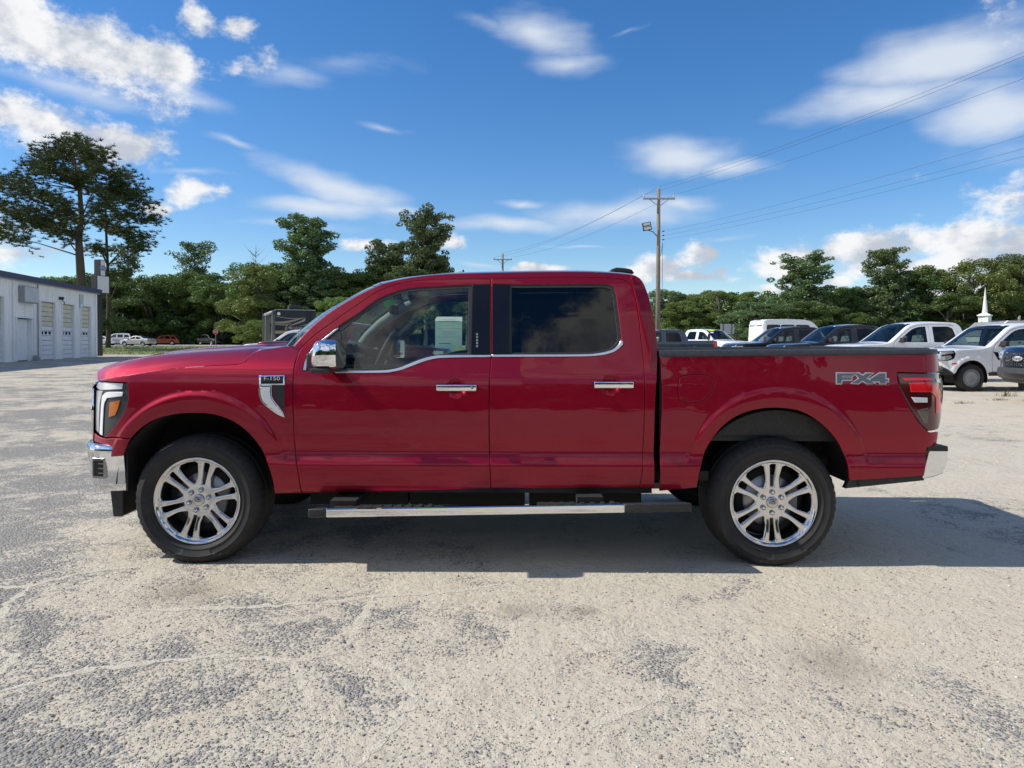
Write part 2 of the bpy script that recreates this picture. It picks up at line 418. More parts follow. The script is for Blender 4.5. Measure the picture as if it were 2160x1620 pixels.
# ------------------------------------------------------------------ ground
def gz_(x, y):
    """gentle lie of the land: level lot, a slight rise to the right and far away"""
    s = lambda a, b, t: (lambda k: k * k * (3 - 2 * k))(min(1, max(0, (t - a) / (b - a))))
    return .15 * s(6, 11, x) * s(8, 13, y) + .45 * s(55, 104, y) - .9 * s(170, 600, y) * 0
def lot_material():
    m = bpy.data.materials.new('worn_chip_seal'); m.use_nodes = True; nt = m.node_tree; N, L = nt.nodes, nt.links; b = N['Principled BSDF']
    geo = N.new('ShaderNodeNewGeometry'); P = geo.outputs['Position']
    def noise(s, d=4, r=.55, vec=P, dist=0):
        n = N.new('ShaderNodeTexNoise'); n.inputs['Scale'].default_value = s; n.inputs['Detail'].default_value = d; n.inputs['Roughness'].default_value = r; n.inputs['Distortion'].default_value = dist
        L.new(vec, n.inputs['Vector']); return n.outputs[0]
    def mth(op, a, c=None, clamp=False):
        n = N.new('ShaderNodeMath'); n.operation = op; n.use_clamp = clamp
        for i, s in enumerate((a, c)):
            if s is None: continue
            if isinstance(s, (int, float)): n.inputs[i].default_value = s
            else: L.new(s, n.inputs[i])
        return n.outputs[0]
    def mr(v, a, c, lo=0., hi=1., it='SMOOTHSTEP'):
        n = N.new('ShaderNodeMapRange'); n.interpolation_type = it; L.new(v, n.inputs[0])
        for i, x in zip((1, 2, 3, 4), (a, c, lo, hi)): n.inputs[i].default_value = x
        return n.outputs[0]
    def mix(f, a, c):
        n = N.new('ShaderNodeMix'); n.data_type = 'RGBA'
        if isinstance(f, float): n.inputs[0].default_value = f
        else: L.new(f, n.inputs[0])
        for i, s in ((6, a), (7, c)):
            if isinstance(s, tuple): n.inputs[i].default_value = (*s, 1)
            else: L.new(s, n.inputs[i])
        return n.outputs[2]
    def vor(s, feat='F1'):
        n = N.new('ShaderNodeTexVoronoi'); n.feature = feat; n.inputs['Scale'].default_value = s; L.new(P, n.inputs['Vector']); return n
    v1 = vor(62); v2 = vor(125)
    h1 = mth('SUBTRACT', 1.0, mth('MULTIPLY', v1.outputs['Distance'], 1.5)); h2 = mth('SUBTRACT', 1.0, mth('MULTIPLY', v2.outputs['Distance'], 1.5))
    sc = N.new('ShaderNodeSeparateColor'); L.new(v1.outputs['Color'], sc.inputs[0]); rnd = sc.outputs[0]; rnd2 = sc.outputs[1]
    stone_h = mth('ADD', mth('MULTIPLY', h1, mth('ADD', .55, mth('MULTIPLY', rnd2, .45))), mth('MULTIPLY', h2, .25))
    sp = N.new('ShaderNodeSeparateXYZ'); L.new(P, sp.inputs[0])
    side = mr(sp.outputs[0], -3.5, 1.5)                                 # the left of the lot has lost more of its sand
    lvl = mth('ADD', mth('MULTIPLY', noise(.62, 3, .5), .95), mth('ADD', mth('MULTIPLY', noise(2.4, 6, .68, dist=.7), 1.05), mth('MULTIPLY', noise(19, 5, .65), .50)))
    lvl = mth('ADD', lvl, mth('MULTIPLY', side, .26))
    far = mr(sp.outputs[1], 7, 30); lvl = mth('ADD', lvl, mth('MULTIPLY', far, .10))
    level = mr(lvl, 1.165, 1.70, -.15, 1.35, 'LINEAR')
    sand = mr(mth('SUBTRACT', level, stone_h), -.20, .18)
    g = N.new('ShaderNodeValToRGB'); e = g.color_ramp.elements
    e[0].position = 0; e[0].color = (.060, .062, .068, 1); e[1].position = 1; e[1].color = (.50, .46, .40, 1)
    for p, c in ((.35, (.12, .122, .128, 1)), (.62, (.20, .195, .19, 1)), (.80, (.24, .20, .16, 1)), (.90, (.36, .34, .31, 1))):
        q = e.new(p); q.color = c
    L.new(rnd, g.inputs[0])
    tar = mr(stone_h, .35, .72)
    stone = mix(tar, (.055, .056, .060), g.outputs[0])
    dust = mix(.55, stone, (.46, .44, .40))
    sandc = mix(noise(3.0, 5, .6), (.50, .45, .36), (.63, .575, .47)); sandc = mix(mth('MULTIPLY', noise(220, 2, .5), .5), sandc, (.42, .37, .29))
    warm = mr(noise(.9, 3, .5), .52, .72); sandc = mix(mth('MULTIPLY', warm, .35), sandc, (.54, .45, .32))
    col = mix(sand, dust, sandc)
    # grit lying on the sand
    v3 = vor(85); s3 = N.new('ShaderNodeSeparateColor'); L.new(v3.outputs['Color'], s3.inputs[0])
    grit = mth('MULTIPLY', mth('LESS_THAN', v3.outputs['Distance'], .30), mth('GREATER_THAN', s3.outputs[0], .80))
    gcol = mix(s3.outputs[1], (.10, .085, .07), (.42, .36, .28)); col = mix(mth('MULTIPLY', grit, .85), col, gcol)
    # old oil stains
    for (u, v, r) in ((1090, 1287, .16), (395, 1247, .30), (1235, 1290, .12), (1750, 1400, .3)):
        q = ground(u, v); d = N.new('ShaderNodeVectorMath'); d.operation = 'DISTANCE'; L.new(P, d.inputs[0]); d.inputs[1].default_value = q
        k = mth('MULTIPLY', mr(mth('ADD', d.outputs['Value'], mth('MULTIPLY', noise(9, 3), r * .8)), r * 1.5, r * .4), .42); col = mix(k, col, (.14, .115, .085))
    L.new(col, b.inputs['Base Color']); b.inputs['Roughness'].default_value = .93; b.inputs['Specular IOR Level'].default_value = .25
    hh = mth('ADD', mth('MULTIPLY', mth('MAXIMUM', stone_h, level), .012), mth('MULTIPLY', grit, .005)); hh = mth('ADD', hh, mth('MULTIPLY', noise(180, 3), .002))
    hh = mth('ADD', hh, mth('MULTIPLY', noise(1.3, 3), .02))
    bp = N.new('ShaderNodeBump'); bp.inputs['Strength'].default_value = 1.0; bp.inputs['Distance'].default_value = 1.0
    L.new(hh, bp.inputs['Height']); L.new(bp.outputs[0], b.inputs['Normal'])
    MATS['worn_chip_seal'] = m; return m
LOT = lot_material()
SANDM = noisy('sand_fill', (.47, .43, .35), (.62, .57, .465), 24, 6, .95, .6, 90)
ASPH = noisy('road_asphalt', (.30, .295, .28), (.36, .35, .33), 3, 5, .9)
def sheet(name, xs, ys, material, dz=0.0, cut=None):
    V = [(x, y, gz_(x, y) + dz) for y in ys for x in xs]; n = len(xs)
    F = [(j * n + i, j * n + i + 1, (j + 1) * n + i + 1, (j + 1) * n + i) for j in range(len(ys) - 1) for i in range(n - 1)]
    o = mk(name, V, F, material, None, True); o['kind'] = 'structure'; return o
xs_ = sorted(set(list(np.linspace(-900, -60, 12)) + list(np.linspace(-60, 4, 17)) + list(np.linspace(4, 14, 21)) + list(np.linspace(14, 80, 12)) + list(np.linspace(80, 900, 12))))
ys_ = sorted(set(list(np.linspace(-300, -4, 10)) + list(np.linspace(-4, 20, 33)) + list(np.linspace(20, 120, 51)) + list(np.linspace(120, 1500, 14))))
ground_o = sheet('ground', xs_, ys_, LOT)
# sand-filled cracks, traced where they run
rc = random.Random(11)
CR_PX = [[(-60, 1478), (60, 1442), (180, 1415), (330, 1396), (480, 1386), (620, 1392), (705, 1378), (735, 1362)], [(735, 1362), (748, 1330), (775, 1290), (790, 1258)],
         [(-40, 1238), (60, 1236), (140, 1216), (220, 1203), (320, 1192)], [(60, 1240), (22, 1270), (0, 1300), (-30, 1345)], [(735, 1375), (790, 1395), (845, 1430), (868, 1470), (850, 1510), (800, 1570), (745, 1625)],
         [(260, 1288), (400, 1285), (560, 1278), (680, 1271), (790, 1258), (900, 1252), (1000, 1242), (1080, 1225)], [(620, 1392), (635, 1440), (660, 1500)], [(1180, 1310), (1215, 1350), (1265, 1385)], [(1385, 1430), (1395, 1470), (1320, 1500), (1250, 1535)],
         [(-40, 1450), (0, 1420), (30, 1390), (-5, 1370)]]
for ln in CR_PX:
    Q = [ground(u, v) for u, v in ln]; Q = smooth_poly([(p.x, p.y) for p in Q], .035, rad(70), closed=False)
    d = np.gradient(Q, axis=0); d /= np.maximum(np.hypot(d[:, 0], d[:, 1])[:, None], 1e-9); nrm_ = np.stack([-d[:, 1], d[:, 0]], 1)
    V = []; F = []
    for i, (p, q) in enumerate(zip(Q, nrm_)):
        t = i / (len(Q) - 1); w = .0165 * (.3 + min(1, 6 * t, 6 * (1 - t))) * rc.uniform(.2, 1.7)
        w2 = .0165 * (.3 + min(1, 6 * t, 6 * (1 - t))) * rc.uniform(.2, 1.7); j = rc.uniform(-.009, .009)
        V += [(p[0] + q[0] * (w + j), p[1] + q[1] * (w + j), .0012), (p[0] + q[0] * j, p[1] + q[1] * j, .0022), (p[0] - q[0] * (w2 - j), p[1] - q[1] * (w2 - j), .0012)]
        if i: b_ = 3 * i; F += [(b_ - 3, b_ - 2, b_ + 1, b_), (b_ - 2, b_ - 1, b_ + 2, b_ + 1)]
    mk('sand_filled_crack', V, F, SANDM, ground_o, True)
# loose pebbles in the foreground
def pebbles():
    r = random.Random(3); V = []; F = []; mi = []
    ico = bmesh.new(); bmesh.ops.create_icosphere(ico, subdivisions=1, radius=1); iv = [v.co.copy() for v in ico.verts]; iff = [[v.index for v in f.verts] for f in ico.faces]; ico.free()
    for k in range(15000):
        u = r.uniform(-60, 2220); v = 1625 - (r.random() ** .8) * 430
        p = ground(u, v)
        s = min(.0085, .0020 + r.expovariate(1 / .0011)); o = len(V); a = r.uniform(0, 6.28); ca, sa = math.cos(a), math.sin(a)
        ex, ey, ez = r.uniform(.8, 1.5), r.uniform(.7, 1.1), r.uniform(.45, .8)
        for q in iv:
            x, y, z = q.x * s * ex * r.uniform(.85, 1.1), q.y * s * ey, q.z * s * ez
            V.append((p.x + x * ca - y * sa, p.y + x * sa + y * ca, p.z + z + s * .3))
        F += [tuple(i + o for i in f) for f in iff]; mi += [r.choice((0, 0, 0, 1, 1, 2, 3))] * len(iff)
    ob = mk('pebbles', V, F, [mat('pebble_tan', (.46, .41, .33), .9), mat('pebble_grey', (.24, .235, .225), .9), mat('pebble_brown', (.28, .21, .14), .9), mat('pebble_white', (.60, .58, .54), .8)], None, True)
    ob.data.polygons.foreach_set('material_index', mi)
    tag(ob, 'small loose pebbles scattered over the sandy lot in the foreground', 'pebbles', kind='stuff')
pebbles()
# ================================================================== the red pickup
RED = paint('rapid_red_paint', (.285, .0008, .020), .85, .52)
CHROME = mat('chrome', (.82, .83, .85), .05, 1.0)
CHROME_D = mat('dark_chrome', (.30, .31, .33), .16, 1.0)
SATIN = mat('satin_trim', (.55, .56, .58), .25, 1.0)
BLACKP = noisy('black_plastic', (.018, .018, .019), (.03, .03, .031), 60, 3, .55)
GLOSSB = mat('gloss_black', (.006, .006, .007), .14, 0, .15, .35)
RUBBER = noisy('tyre_rubber', (.013, .013, .014), (.022, .021, .020), 14, 5, .72, .12, 160)
UNDER = noisy('underbody', (.010, .010, .010), (.022, .021, .019), 9, 4, .8)
LINER = mat('wheel_liner', (.012, .012, .012), .9)
GLASS_C = glass('window_glass_clear', (.66, .78, .74))
GLASS_D = glass('window_glass_privacy', (.07, .08, .078), 0, .6)
GLASS_W = glass('windshield_glass', (.72, .82, .80))
LENS = glass('lamp_lens', (.92, .93, .94))
INT_D = mat('interior_dark', (.022, .023, .025), .7)
INT_G = mat('interior_grey', (.26, .28, .28), .8)
WHITE_L = mat('lamp_white', (.84, .86, .88), .3, 0, .5)
BRIGHT = mat('bright_trim', (.80, .80, .80), .30, 1.0)
AMBER = mat('amber_lens', (.50, .13, .008), .2, 0, 1.0)
RED_L = mat('red_lens', (.70, .008, .018), .12, 0, 1.0)
RED_LD = mat('smoked_red_lens', (.075, .006, .010), .10, 0, 1.0)
SILV = mat('lamp_reflector', (.86, .88, .90), .30, .45, 1.0)
PAPER = noisy('sticker_paper', (.72, .92, .80), (.68, .88, .77), 20, 3, .8)
INK = mat('sticker_ink', (.10, .13, .12), .8)
DECAL_L = mat('decal_silver', (.50, .54, .60), .35, .3)
DECAL_D = mat('decal_grey', (.10, .12, .14), .4)
WHITE_P = mat('white_print', (.8, .8, .8), .5)

HW = 1.0
CL = ground(412, 1190); CRR = ground(1634, 1196)
EX = (CRR - CL); WB = EX.length; EX.normalize(); EY = Vector((-EX.y, EX.x, 0))
TYAW = math.atan2(EX.y, EX.x)
T_ORG = CL - EY * .02                       # local (0, y=0 plane of the near body side)
def P_in(u, v, inset):
    d = ray(u, v); o = CP - T_ORG
    t = (inset - o.dot(EY)) / d.dot(EY); q = o + d * t
    return q.dot(EX), q.z
LOWER = [(.40, .075), (.455, .05), (.47, .030), (.50, .020), (.56, .010), (.635, .004), (.65, .008), (.715, .034), (.735, .035), (.77, .024), (.82, .015), (.88, .011), (.95, .012), (1.0, .0135), (1.05, .0160), (1.10, .0195), (1.15, .0245)]
prof_cab = prof(LOWER + [(1.175, .029), (1.22, .040), (1.334, .075), (1.37, .086), (1.60, .155), (1.82, .225), (1.86, .246), (1.89, .28), (1.92, .34)], .014)
prof_fen = prof([(.40, .06), (.47, .03), (.55, .012), (.66, .010), (.80, .014), (.88, .012), (1.0, .0135), (1.10, .0195), (1.15, .024), (1.20, .034), (1.245, .050), (1.275, .072), (1.31, .115), (1.36, .20), (1.42, .30)], .016)
prof_bed = prof(LOWER + [(1.175, .028), (1.25, .040), (1.35, .055), (1.40, .075)], .014)
ARCH = [(.012, .455, .475, .500), (WB + .01, .475, .475, .510)]     # xc, zc, rx, rz of the two wheel openings
HANDLES = []
def S_body(x, z, which):
    x = np.asarray(x, float); z = np.asarray(z, float)
    if which == 'cab': s = prof_cab(z)
    elif which == 'bed': s = prof_bed(z)
    else:
        k = sstep(.15, .62, x); s = prof_fen(z) * (1 - k * (z < 1.16)) + prof_cab(z) * k * (z < 1.16)
    for xc, zc, rx, rz in ARCH:
        r = np.sqrt(((x - xc) / rx) ** 2 + ((z - zc) / rz) ** 2)
        up = sstep(.62, .84, z)
        s = s - up * (.011 * sstep(1.30, 1.235, r) * (.55 + .45 * sstep(1.0, 1.2, r)) * sstep(.35, .1, np.maximum(0, r - 1.3)))
        s = s * (1 - .35 * up * sstep(1.34, 1.2, r) * (z < 1.1))
        s = s + .006 * up * sstep(1.05, 1.0, r)
    f = np.clip((-.40 - x) / .32, 0, 1.6); s = s + .155 * f ** 2.2
    t = np.clip((x - (WB + .93)) / .14, 0, 1.3); s = s + .07 * t ** 2.2
    for hx, hz in HANDLES:
        q = np.sqrt(((x - hx) / .066) ** 2 + ((z - hz) / .052) ** 2); s = s + .016 * sstep(1.0, .75, q) * (1 - .3 * q)
    return s
def SF(w): return lambda x, z: S_body(x, z, w)
RINGS = [(xc + rx * k * math.cos(t), zc + rz * k * math.sin(t)) for xc, zc, rx, rz in ARCH for k in (1.03, 1.06, 1.10, 1.15, 1.19, 1.215, 1.235, 1.25, 1.265, 1.28, 1.295, 1.31, 1.34, 1.38) for t in np.linspace(-.15, math.pi + .15, 150)]
def ring_ok(G):
    k = np.ones(len(G), bool)
    for xc, zc, rx, rz in ARCH:
        r = np.sqrt(((G[:, 0] - xc) / rx) ** 2 + ((G[:, 1] - zc) / rz) ** 2); k &= ~((r > 1.005) & (r < 1.42) & (G[:, 1] > zc - .12))
    return k
ROWS = [.49, .52, .56, .60, .625, .635, .645, .655, .67, .69, .705, .715, .725, .735, .745, .76, 1.12, 1.135, 1.145, 1.155, 1.165, 1.175, 1.19]
def PS(u, v, w='cab', add=0.0):
    s = 0.0
    for _ in range(5):
        x, z = P_in(u, v, s + add); s = float(S_body(x, z, w))
    return x, z
def PL(pts, w='cab'): return [PS(u, v, w) for u, v in pts]
def shiftz(f, d): return lambda x, z: f(x, z) + d

truck = empty('pickup_truck', T_ORG + EY * HW, TYAW)
tag(truck, 'large dark red crew cab pickup in the foreground with chrome wheels', 'pickup truck')

h1 = PS(961, 818); h2 = PS(1289, 812); HANDLES += [h1, h2]
arch_f = [(259, 962), (266, 942), (274, 925), (293, 906), (320, 888), (360, 875.5), (400, 871.5), (443, 873.5), (477, 882.5), (510, 901.5), (537, 928), (557, 960), (570, 997), (577, 1027), (579, 1042)]
arch_r = [(1793, 1014), (1792, 1003), (1787, 973), (1773, 943), (1750, 910.5), (1720, 884), (1687, 867), (1647, 860.5), (1600, 863), (1560, 875), (1527, 897), (1500, 930), (1483, 966), (1475, 1000), (1470, 1029)]
hoodcut = [(205, 803), (222, 799), (255, 794), (300, 786.5), (350, 779), (440, 771.5), (505, 767), (519, 762), (530, 751), (545, 739.5)]
dfront = [(637.5, 1041), (628.5, 997), (622.5, 947), (619, 895), (617.5, 840), (617.5, 818), (619.5, 784), (624.5, 760), (633.5, 737)]
drear = [(1036, 587), (1036, 751), (1032.5, 807), (1031.5, 900), (1033, 960), (1035.5, 1031)]
seam_top = [(644, 725), (656, 713), (711, 672.5), (756, 641.5), (800, 613.5), (833, 600.5), (867, 593), (933, 589), (1036, 587)]
seam_rear = [(1153, 585.5), (1264, 585), (1306, 587.5), (1321, 592), (1331, 600.5), (1338, 618), (1347, 664), (1353, 718), (1358, 762), (1360, 829), (1359, 895), (1355, 996), (1350, 1029)]
pillar = [(622, 729), (640, 708), (667, 682), (700, 656), (733, 635.5), (778, 611.5), (807, 599.5), (844, 590), (889, 583), (933, 579), (1080, 574.5), (1153, 573.5), (1242, 573.5), (1287, 575.5), (1334, 580), (1347, 585), (1356, 595), (1365, 616), (1374.5, 652), (1383, 697), (1387, 738)]
cabrear = [(1386, 780), (1383, 829), (1380.5, 900), (1379, 960), (1379.5, 1029)]
lamp_rear = [(268, 807.5), (269, 840), (262, 868), (245, 894), (230, 912), (217, 923)]

def both(o): mirror_copy(o, truck); return o
fender = both(panel('front_fender', truck, PL(arch_f[2:] + dfront + [(627, 731), (600, 731.5)] + hoodcut[::-1] + lamp_rear + [(240, 922.5)], 'fen'), SF('fen'), RED, hw=HW, extra=RINGS, keep=ring_ok, rows=ROWS, h=.022, gap=.0022))
fascia = both(panel('front_fascia', truck, PL([(193, 911), (204, 920), (217, 925), (240, 924.5), (273, 926), (266, 942), (258, 962), (225, 964), (203, 962), (190, 957), (189.5, 935)], 'fen'), SF('fen'), RED, hw=HW, extra=RINGS, keep=ring_ok, rows=ROWS, h=.022, gap=.001))
win_f = [(639, 782), (642, 768), (648, 752), (660, 734), (680, 716), (713, 689.5), (756, 661.5), (800, 630), (833, 616.5), (856, 610), (889, 606.5), (998, 601), (994.5, 749.5), (920, 753.5), (900, 758), (867, 770), (844, 778), (822, 782.5), (707, 785)]
fdoor = panel('front_door', truck, PL(dfront + seam_top + drear[1:]), SF('cab'), RED, holes=[PL(win_f)], hw=HW, rows=ROWS, h=.022, gap=.0022)
win_r = [(1074, 601), (1281, 601), (1293.5, 606), (1298.5, 621), (1302.5, 650), (1310, 714), (1309.5, 725), (1297.5, 737.5), (1277, 745), (1253, 748.5), (1074, 750)]
rdoor = panel('rear_door', truck, PL([(1036, 587)] + seam_rear + drear[::-1][:-1]), SF('cab'), RED, holes=[PL(win_r)], hw=HW, rows=ROWS, h=.022, gap=.0022)
cabside = both(panel('cab_side', truck, PL(pillar + cabrear + seam_rear[::-1] + seam_top[::-1] + [(633.5, 736)]), SF('cab'), RED, hw=HW, h=.02, gap=.0005, roll=.003))
fuel = [(1433, 797), (1440, 792.5), (1490, 791), (1502, 796), (1507, 808), (1505, 820), (1485, 843), (1475, 847.5), (1440, 848.5), (1432, 842), (1430, 820)]
bed_l = [(1391, 1036), (1394, 900), (1396.5, 829), (1394, 770), (1393, 751.5), (1500, 750), (1750, 747.5), (1977, 745), (1981, 749), (1983, 783), (1975, 785.5), (1893, 785.5), (1893, 795), (1897, 813), (1913, 847.5), (1937, 888), (1950, 903), (1960, 911), (1980, 910.5), (1976, 938), (1957, 944), (1953, 975), (1949, 1004)]
bedside = both(panel('bed_side', truck, PL(bed_l + arch_r, 'bed'), SF('bed'), RED, holes=[PL(fuel, 'bed')], hw=HW, extra=RINGS, keep=ring_ok, rows=ROWS, h=.022, gap=.0015))
panel('fuel_door', truck, PL(fuel, 'bed'), SF('bed'), RED, hw=HW, h=.02, gap=.0022, lift=.001)

# --- glass, seals and bright trim of the doors
def door_trim(door, glass_out, hole, belt, gmat, applique):
    seal = panel('window_seal', door, PL(hole), shiftz(SF('cab'), .006), BLACKP, holes=[PL(glass_out)], hw=HW, h=.03, gap=-.004, roll=.002, depth=.012)
    g = panel('window_glass', door, PL(glass_out), shiftz(SF('cab'), .014), gmat, hw=HW, h=.05, gap=-.004, roll=.0005, depth=.0008)
    b = panel('belt_moulding', door, PL(belt), shiftz(SF('cab'), -.004), BRIGHT, hw=HW, h=.03, roll=.003, depth=.012)
    a = panel('pillar_trim', door, PL(applique), shiftz(SF('cab'), -.0015), GLOSSB, hw=HW, h=.04, roll=.002, depth=.01)
glass_f = [(716, 699), (756, 668), (800, 636.5), (833, 622), (856, 615.5), (889, 611.5), (990, 606.5), (988, 746), (920, 749.5), (898, 754), (865, 766), (842, 774), (820, 778), (722, 779.5)]
belt_f = [(707, 786.5), (822, 785), (846, 780), (868, 772), (901, 760), (921, 755.5), (1035, 752.5), (1035, 748.5), (920, 750), (899, 754.5), (866, 766.5), (843, 775.5), (820, 780), (707, 782.5)]
glass_r = [(1078, 606), (1279, 606), (1289, 610), (1293, 623), (1297, 651), (1304, 714), (1303, 721), (1293, 732), (1275, 739.5), (1252, 743.5), (1078, 745.5)]
belt_r = [(1037, 752.5), (1253, 750.5), (1279, 747), (1299, 739.5), (1313.5, 727), (1314, 720), (1309, 716), (1308, 722), (1296, 735), (1276, 742), (1252, 746), (1037, 748)]
door_trim(fdoor, glass_f, win_f, belt_f, GLASS_C, [(997, 600), (1034, 598.5), (1034, 748.5), (993.5, 749.5)])
door_trim(rdoor, glass_r, win_r, belt_r, GLASS_D, [(1038, 598.5), (1075, 600), (1075, 749.5), (1038, 748.5)])
panel('sail_panel', fdoor, PL([(645, 782), (649, 757), (664, 735), (683, 718), (712, 694), (718, 701), (722, 782)]), shiftz(SF('cab'), .003), BLACKP, hw=HW, h=.03, roll=.002, depth=.015)
panel('sail_moulding', fdoor, PL([(639.5, 781), (642, 767), (648, 752), (660, 734), (680, 716), (713, 690), (713, 694), (683, 718.5), (664, 736), (651, 756), (645, 781)]), shiftz(SF('cab'), -.002), SATIN, hw=HW, h=.03, roll=.002, depth=.01)
def handle(door, u0, u1, v0, v1, lock):
    x0, z1 = PS(u0, v0); x1, z0 = PS(u1, v1); cx, cz = (x0 + x1) / 2, (z0 + z1) / 2; y = -HW + .002
    m = MB(); m.box((cx, y - .026, cz), (x1 - x0, .022, (z1 - z0)))
    hd = m.build('handle', CHROME, door, bevel=.009, seg=3, auto=rad(50))
    for xe in (x0 + .012, x1 - .012): MB().box((xe, y - .008, cz), (.03, .03, (z1 - z0) * .8)).build('handle_foot', GLOSSB, door, bevel=.004)
    if lock: MB().lathe([(0, -.0015), (.008, -.0015), (.009, 0)], 16, 'y', (x1 - .026, y - .0375, cz)).build('lock_cylinder', CHROME_D, door, True)
handle(fdoor, 922, 1006, 810, 824, True); handle(rdoor, 1251, 1334, 803.5, 818, False)
for k in range(5):                                            # door keypad
    x, z = PS(1006.5, 705 + k * 6.3); s = float(S_body(x, z, 'cab'))
    MB().box((x, -HW + s - .003, z), (.012, .003, .013)).build('keypad_button', mat('keypad_grey', (.35, .36, .38), .5), fdoor, bevel=.001)
both(fdoor); both(rdoor)
# green sheet hanging inside the front door glass
fx0, fz1 = P_in(918, 668, .155); fx1, fz0 = P_in(975, 733, .155)
yk = -HW + .155
MBp = MB().prism([(fx0 + .012, fz1), (fx1, fz1), (fx1 - .002, fz0), (fx0, fz0), (fx0, fz1 - .015)], 'y', yk, yk + .002)
wsheet = MBp.build('window_sheet', PAPER, truck)
m = MB()
for k, (a, b, t) in enumerate([(.25, .75, .9), (.12, .88, .855), (.15, .85, .84), (.30, .72, .70), (.05, .95, .61), (.3, .7, .53), (.25, .78, .49), (.25, .78, .43), (.05, .95, .34), (.14, .58, .13)]):
    w = fx1 - fx0; hgt = fz1 - fz0; m.box((fx0 + w * (a + b) / 2, yk - .0008, fz0 + hgt * t), (w * (b - a), .0006, hgt * (.006 if k < 9 else .02)))
m.build('sheet_print', INK, wsheet)

# --- roof, windshield, hood, tailgate
def edge_pts(pts, w, n):
    Q = smooth_poly(PL(pts, w), .01, closed=False)
    d = np.r_[0, np.cumsum(np.hypot(*np.diff(Q, axis=0).T))]; t = np.linspace(0, d[-1], n)
    X = np.interp(t, d, Q[:, 0]); Z = np.interp(t, d, Q[:, 1]); return np.stack([X, -HW + S_body(X, Z, w), Z], 1)
roof_line = pillar[6:17]
E = edge_pts(roof_line, 'cab', 60); T = np.linspace(0, 1, 33)
def across(E, rise, power=2.4, bow=None):
    P = np.zeros((len(E), 65, 3))
    for j, s in enumerate(np.linspace(-1, 1, 65)):
        P[:, j, 0] = E[:, 0] + (0 if bow is None else bow * (1 - s * s)); P[:, j, 1] = -s * E[:, 1] * -1
        P[:, j, 2] = E[:, 2] + rise * (1 - abs(s) ** power)
    return P
fr = sstep(0, .35, np.linspace(0, 1, 60)) * .3 + .7
PR = across(E, (.055 * fr)[:, ], 2.6) if False else None
PRf = np.zeros((60, 65, 3))
for j, s in enumerate(np.linspace(-1, 1, 65)):
    tt = np.linspace(0, 1, 60); e0 = np.exp(-tt / .10); e1 = np.exp(-(1 - tt) / .05)
    PRf[:, j, 0] = E[:, 0] - .13 * (1 - s * s) * e0 + .05 * (1 - s * s) * e1
    PRf[:, j, 1] = E[:, 1] * -s if s < 0 else -E[:, 1] * s
    PRf[:, j, 1] = -np.abs(E[:, 1]) * -s
    PRf[:, j, 2] = E[:, 2] + .052 * (1 - abs(s) ** 2.6)
roof = grid_surface('roof', truck, PRf, RED, flip=True)
g = PRf.copy(); g[:, :, 2] -= .035; grid_surface('headliner', truck, g[2:-2, 3:-3], INT_G, flip=True)
EW = edge_pts(pillar[0:7], 'cab', 30)
PWs = np.zeros((30, 41, 3))
for j, s in enumerate(np.linspace(-1, 1, 41)):
    tt = np.linspace(0, 1, 30); yy = np.abs(EW[:, 1]) - .012
    PWs[:, j, 0] = EW[:, 0] - (.30 * (1 - tt) + .13 * tt) * (1 - s * s) + .006; PWs[:, j, 1] = yy * s
    PWs[:, j, 2] = EW[:, 2] + .052 * (1 - abs(s) ** 2.6) * tt - .004
grid_surface('windshield', truck, PWs, GLASS_W, flip=True)
f = PWs.copy(); f[:, :, 2] += .003; f[:, :, 0] -= .003
grid_surface('windshield_band', truck, f[27:, :], GLOSSB, flip=True)
sx_, sz_ = f[25, 39][0], f[25, 39][2]
# small white sticker at the top of the windshield
mk('inspection_label', f[22:26, 36:40].reshape(-1, 3) + np.array((-.002, 0, .002)), [(i * 4 + j, (i + 1) * 4 + j, (i + 1) * 4 + j + 1, i * 4 + j + 1) for i in range(3) for j in range(3)], WHITE_P, truck)
# hood
EH = edge_pts(hoodcut + [(600, 731.5), (624, 730.5)], 'fen', 50)
top_px = [(203, 800), (213, 785), (227, 774), (243, 767.5), (270, 760), (300, 754), (333, 748.5), (373, 743.5), (427, 739), (460, 737), (510, 734), (545, 732), (600, 729), (630, 727)]
TP = np.array([P_in(u, v, .38) for u, v in top_px])
PHd = np.zeros((50, 65, 3)); tt = np.linspace(0, 1, 50)
zt = np.interp(EH[:, 0], TP[:, 0], TP[:, 1])
for j, s in enumerate(np.linspace(-1, 1, 65)):
    a = abs(s); k = 1 - a
    front = np.exp(-tt / .10) * .26 * (1 - a ** 2.2)
    X = EH[:, 0] - front + .0 * k
    PHd[:, j, 0] = X; PHd[:, j, 1] = np.abs(EH[:, 1]) * s
    rise = np.maximum(np.interp(X, TP[:, 0], TP[:, 1]) - EH[:, 2], .004)
    w = 1 - (1 - np.clip(k / .30, 0, 1)) ** 2.2
    dome = .018 * sstep(.36, .44, k) * sstep(.06, .3, tt)
    PHd[:, j, 2] = EH[:, 2] + rise * w + dome * 1.0 - .018 * sstep(.36, .44, .5) * 0
hood = grid_surface('hood', truck, PHd, RED, flip=True)
# cowl
c = np.zeros((2, 41, 3)); c[1] = PWs[0]; c[0] = PWs[0]; c[0, :, 0] -= .05; c[:, :, 2] -= .012; c[0, :, 2] -= .02
grid_surface('cowl_panel', truck, c[:, 3:-3], BLACKP, flip=True)
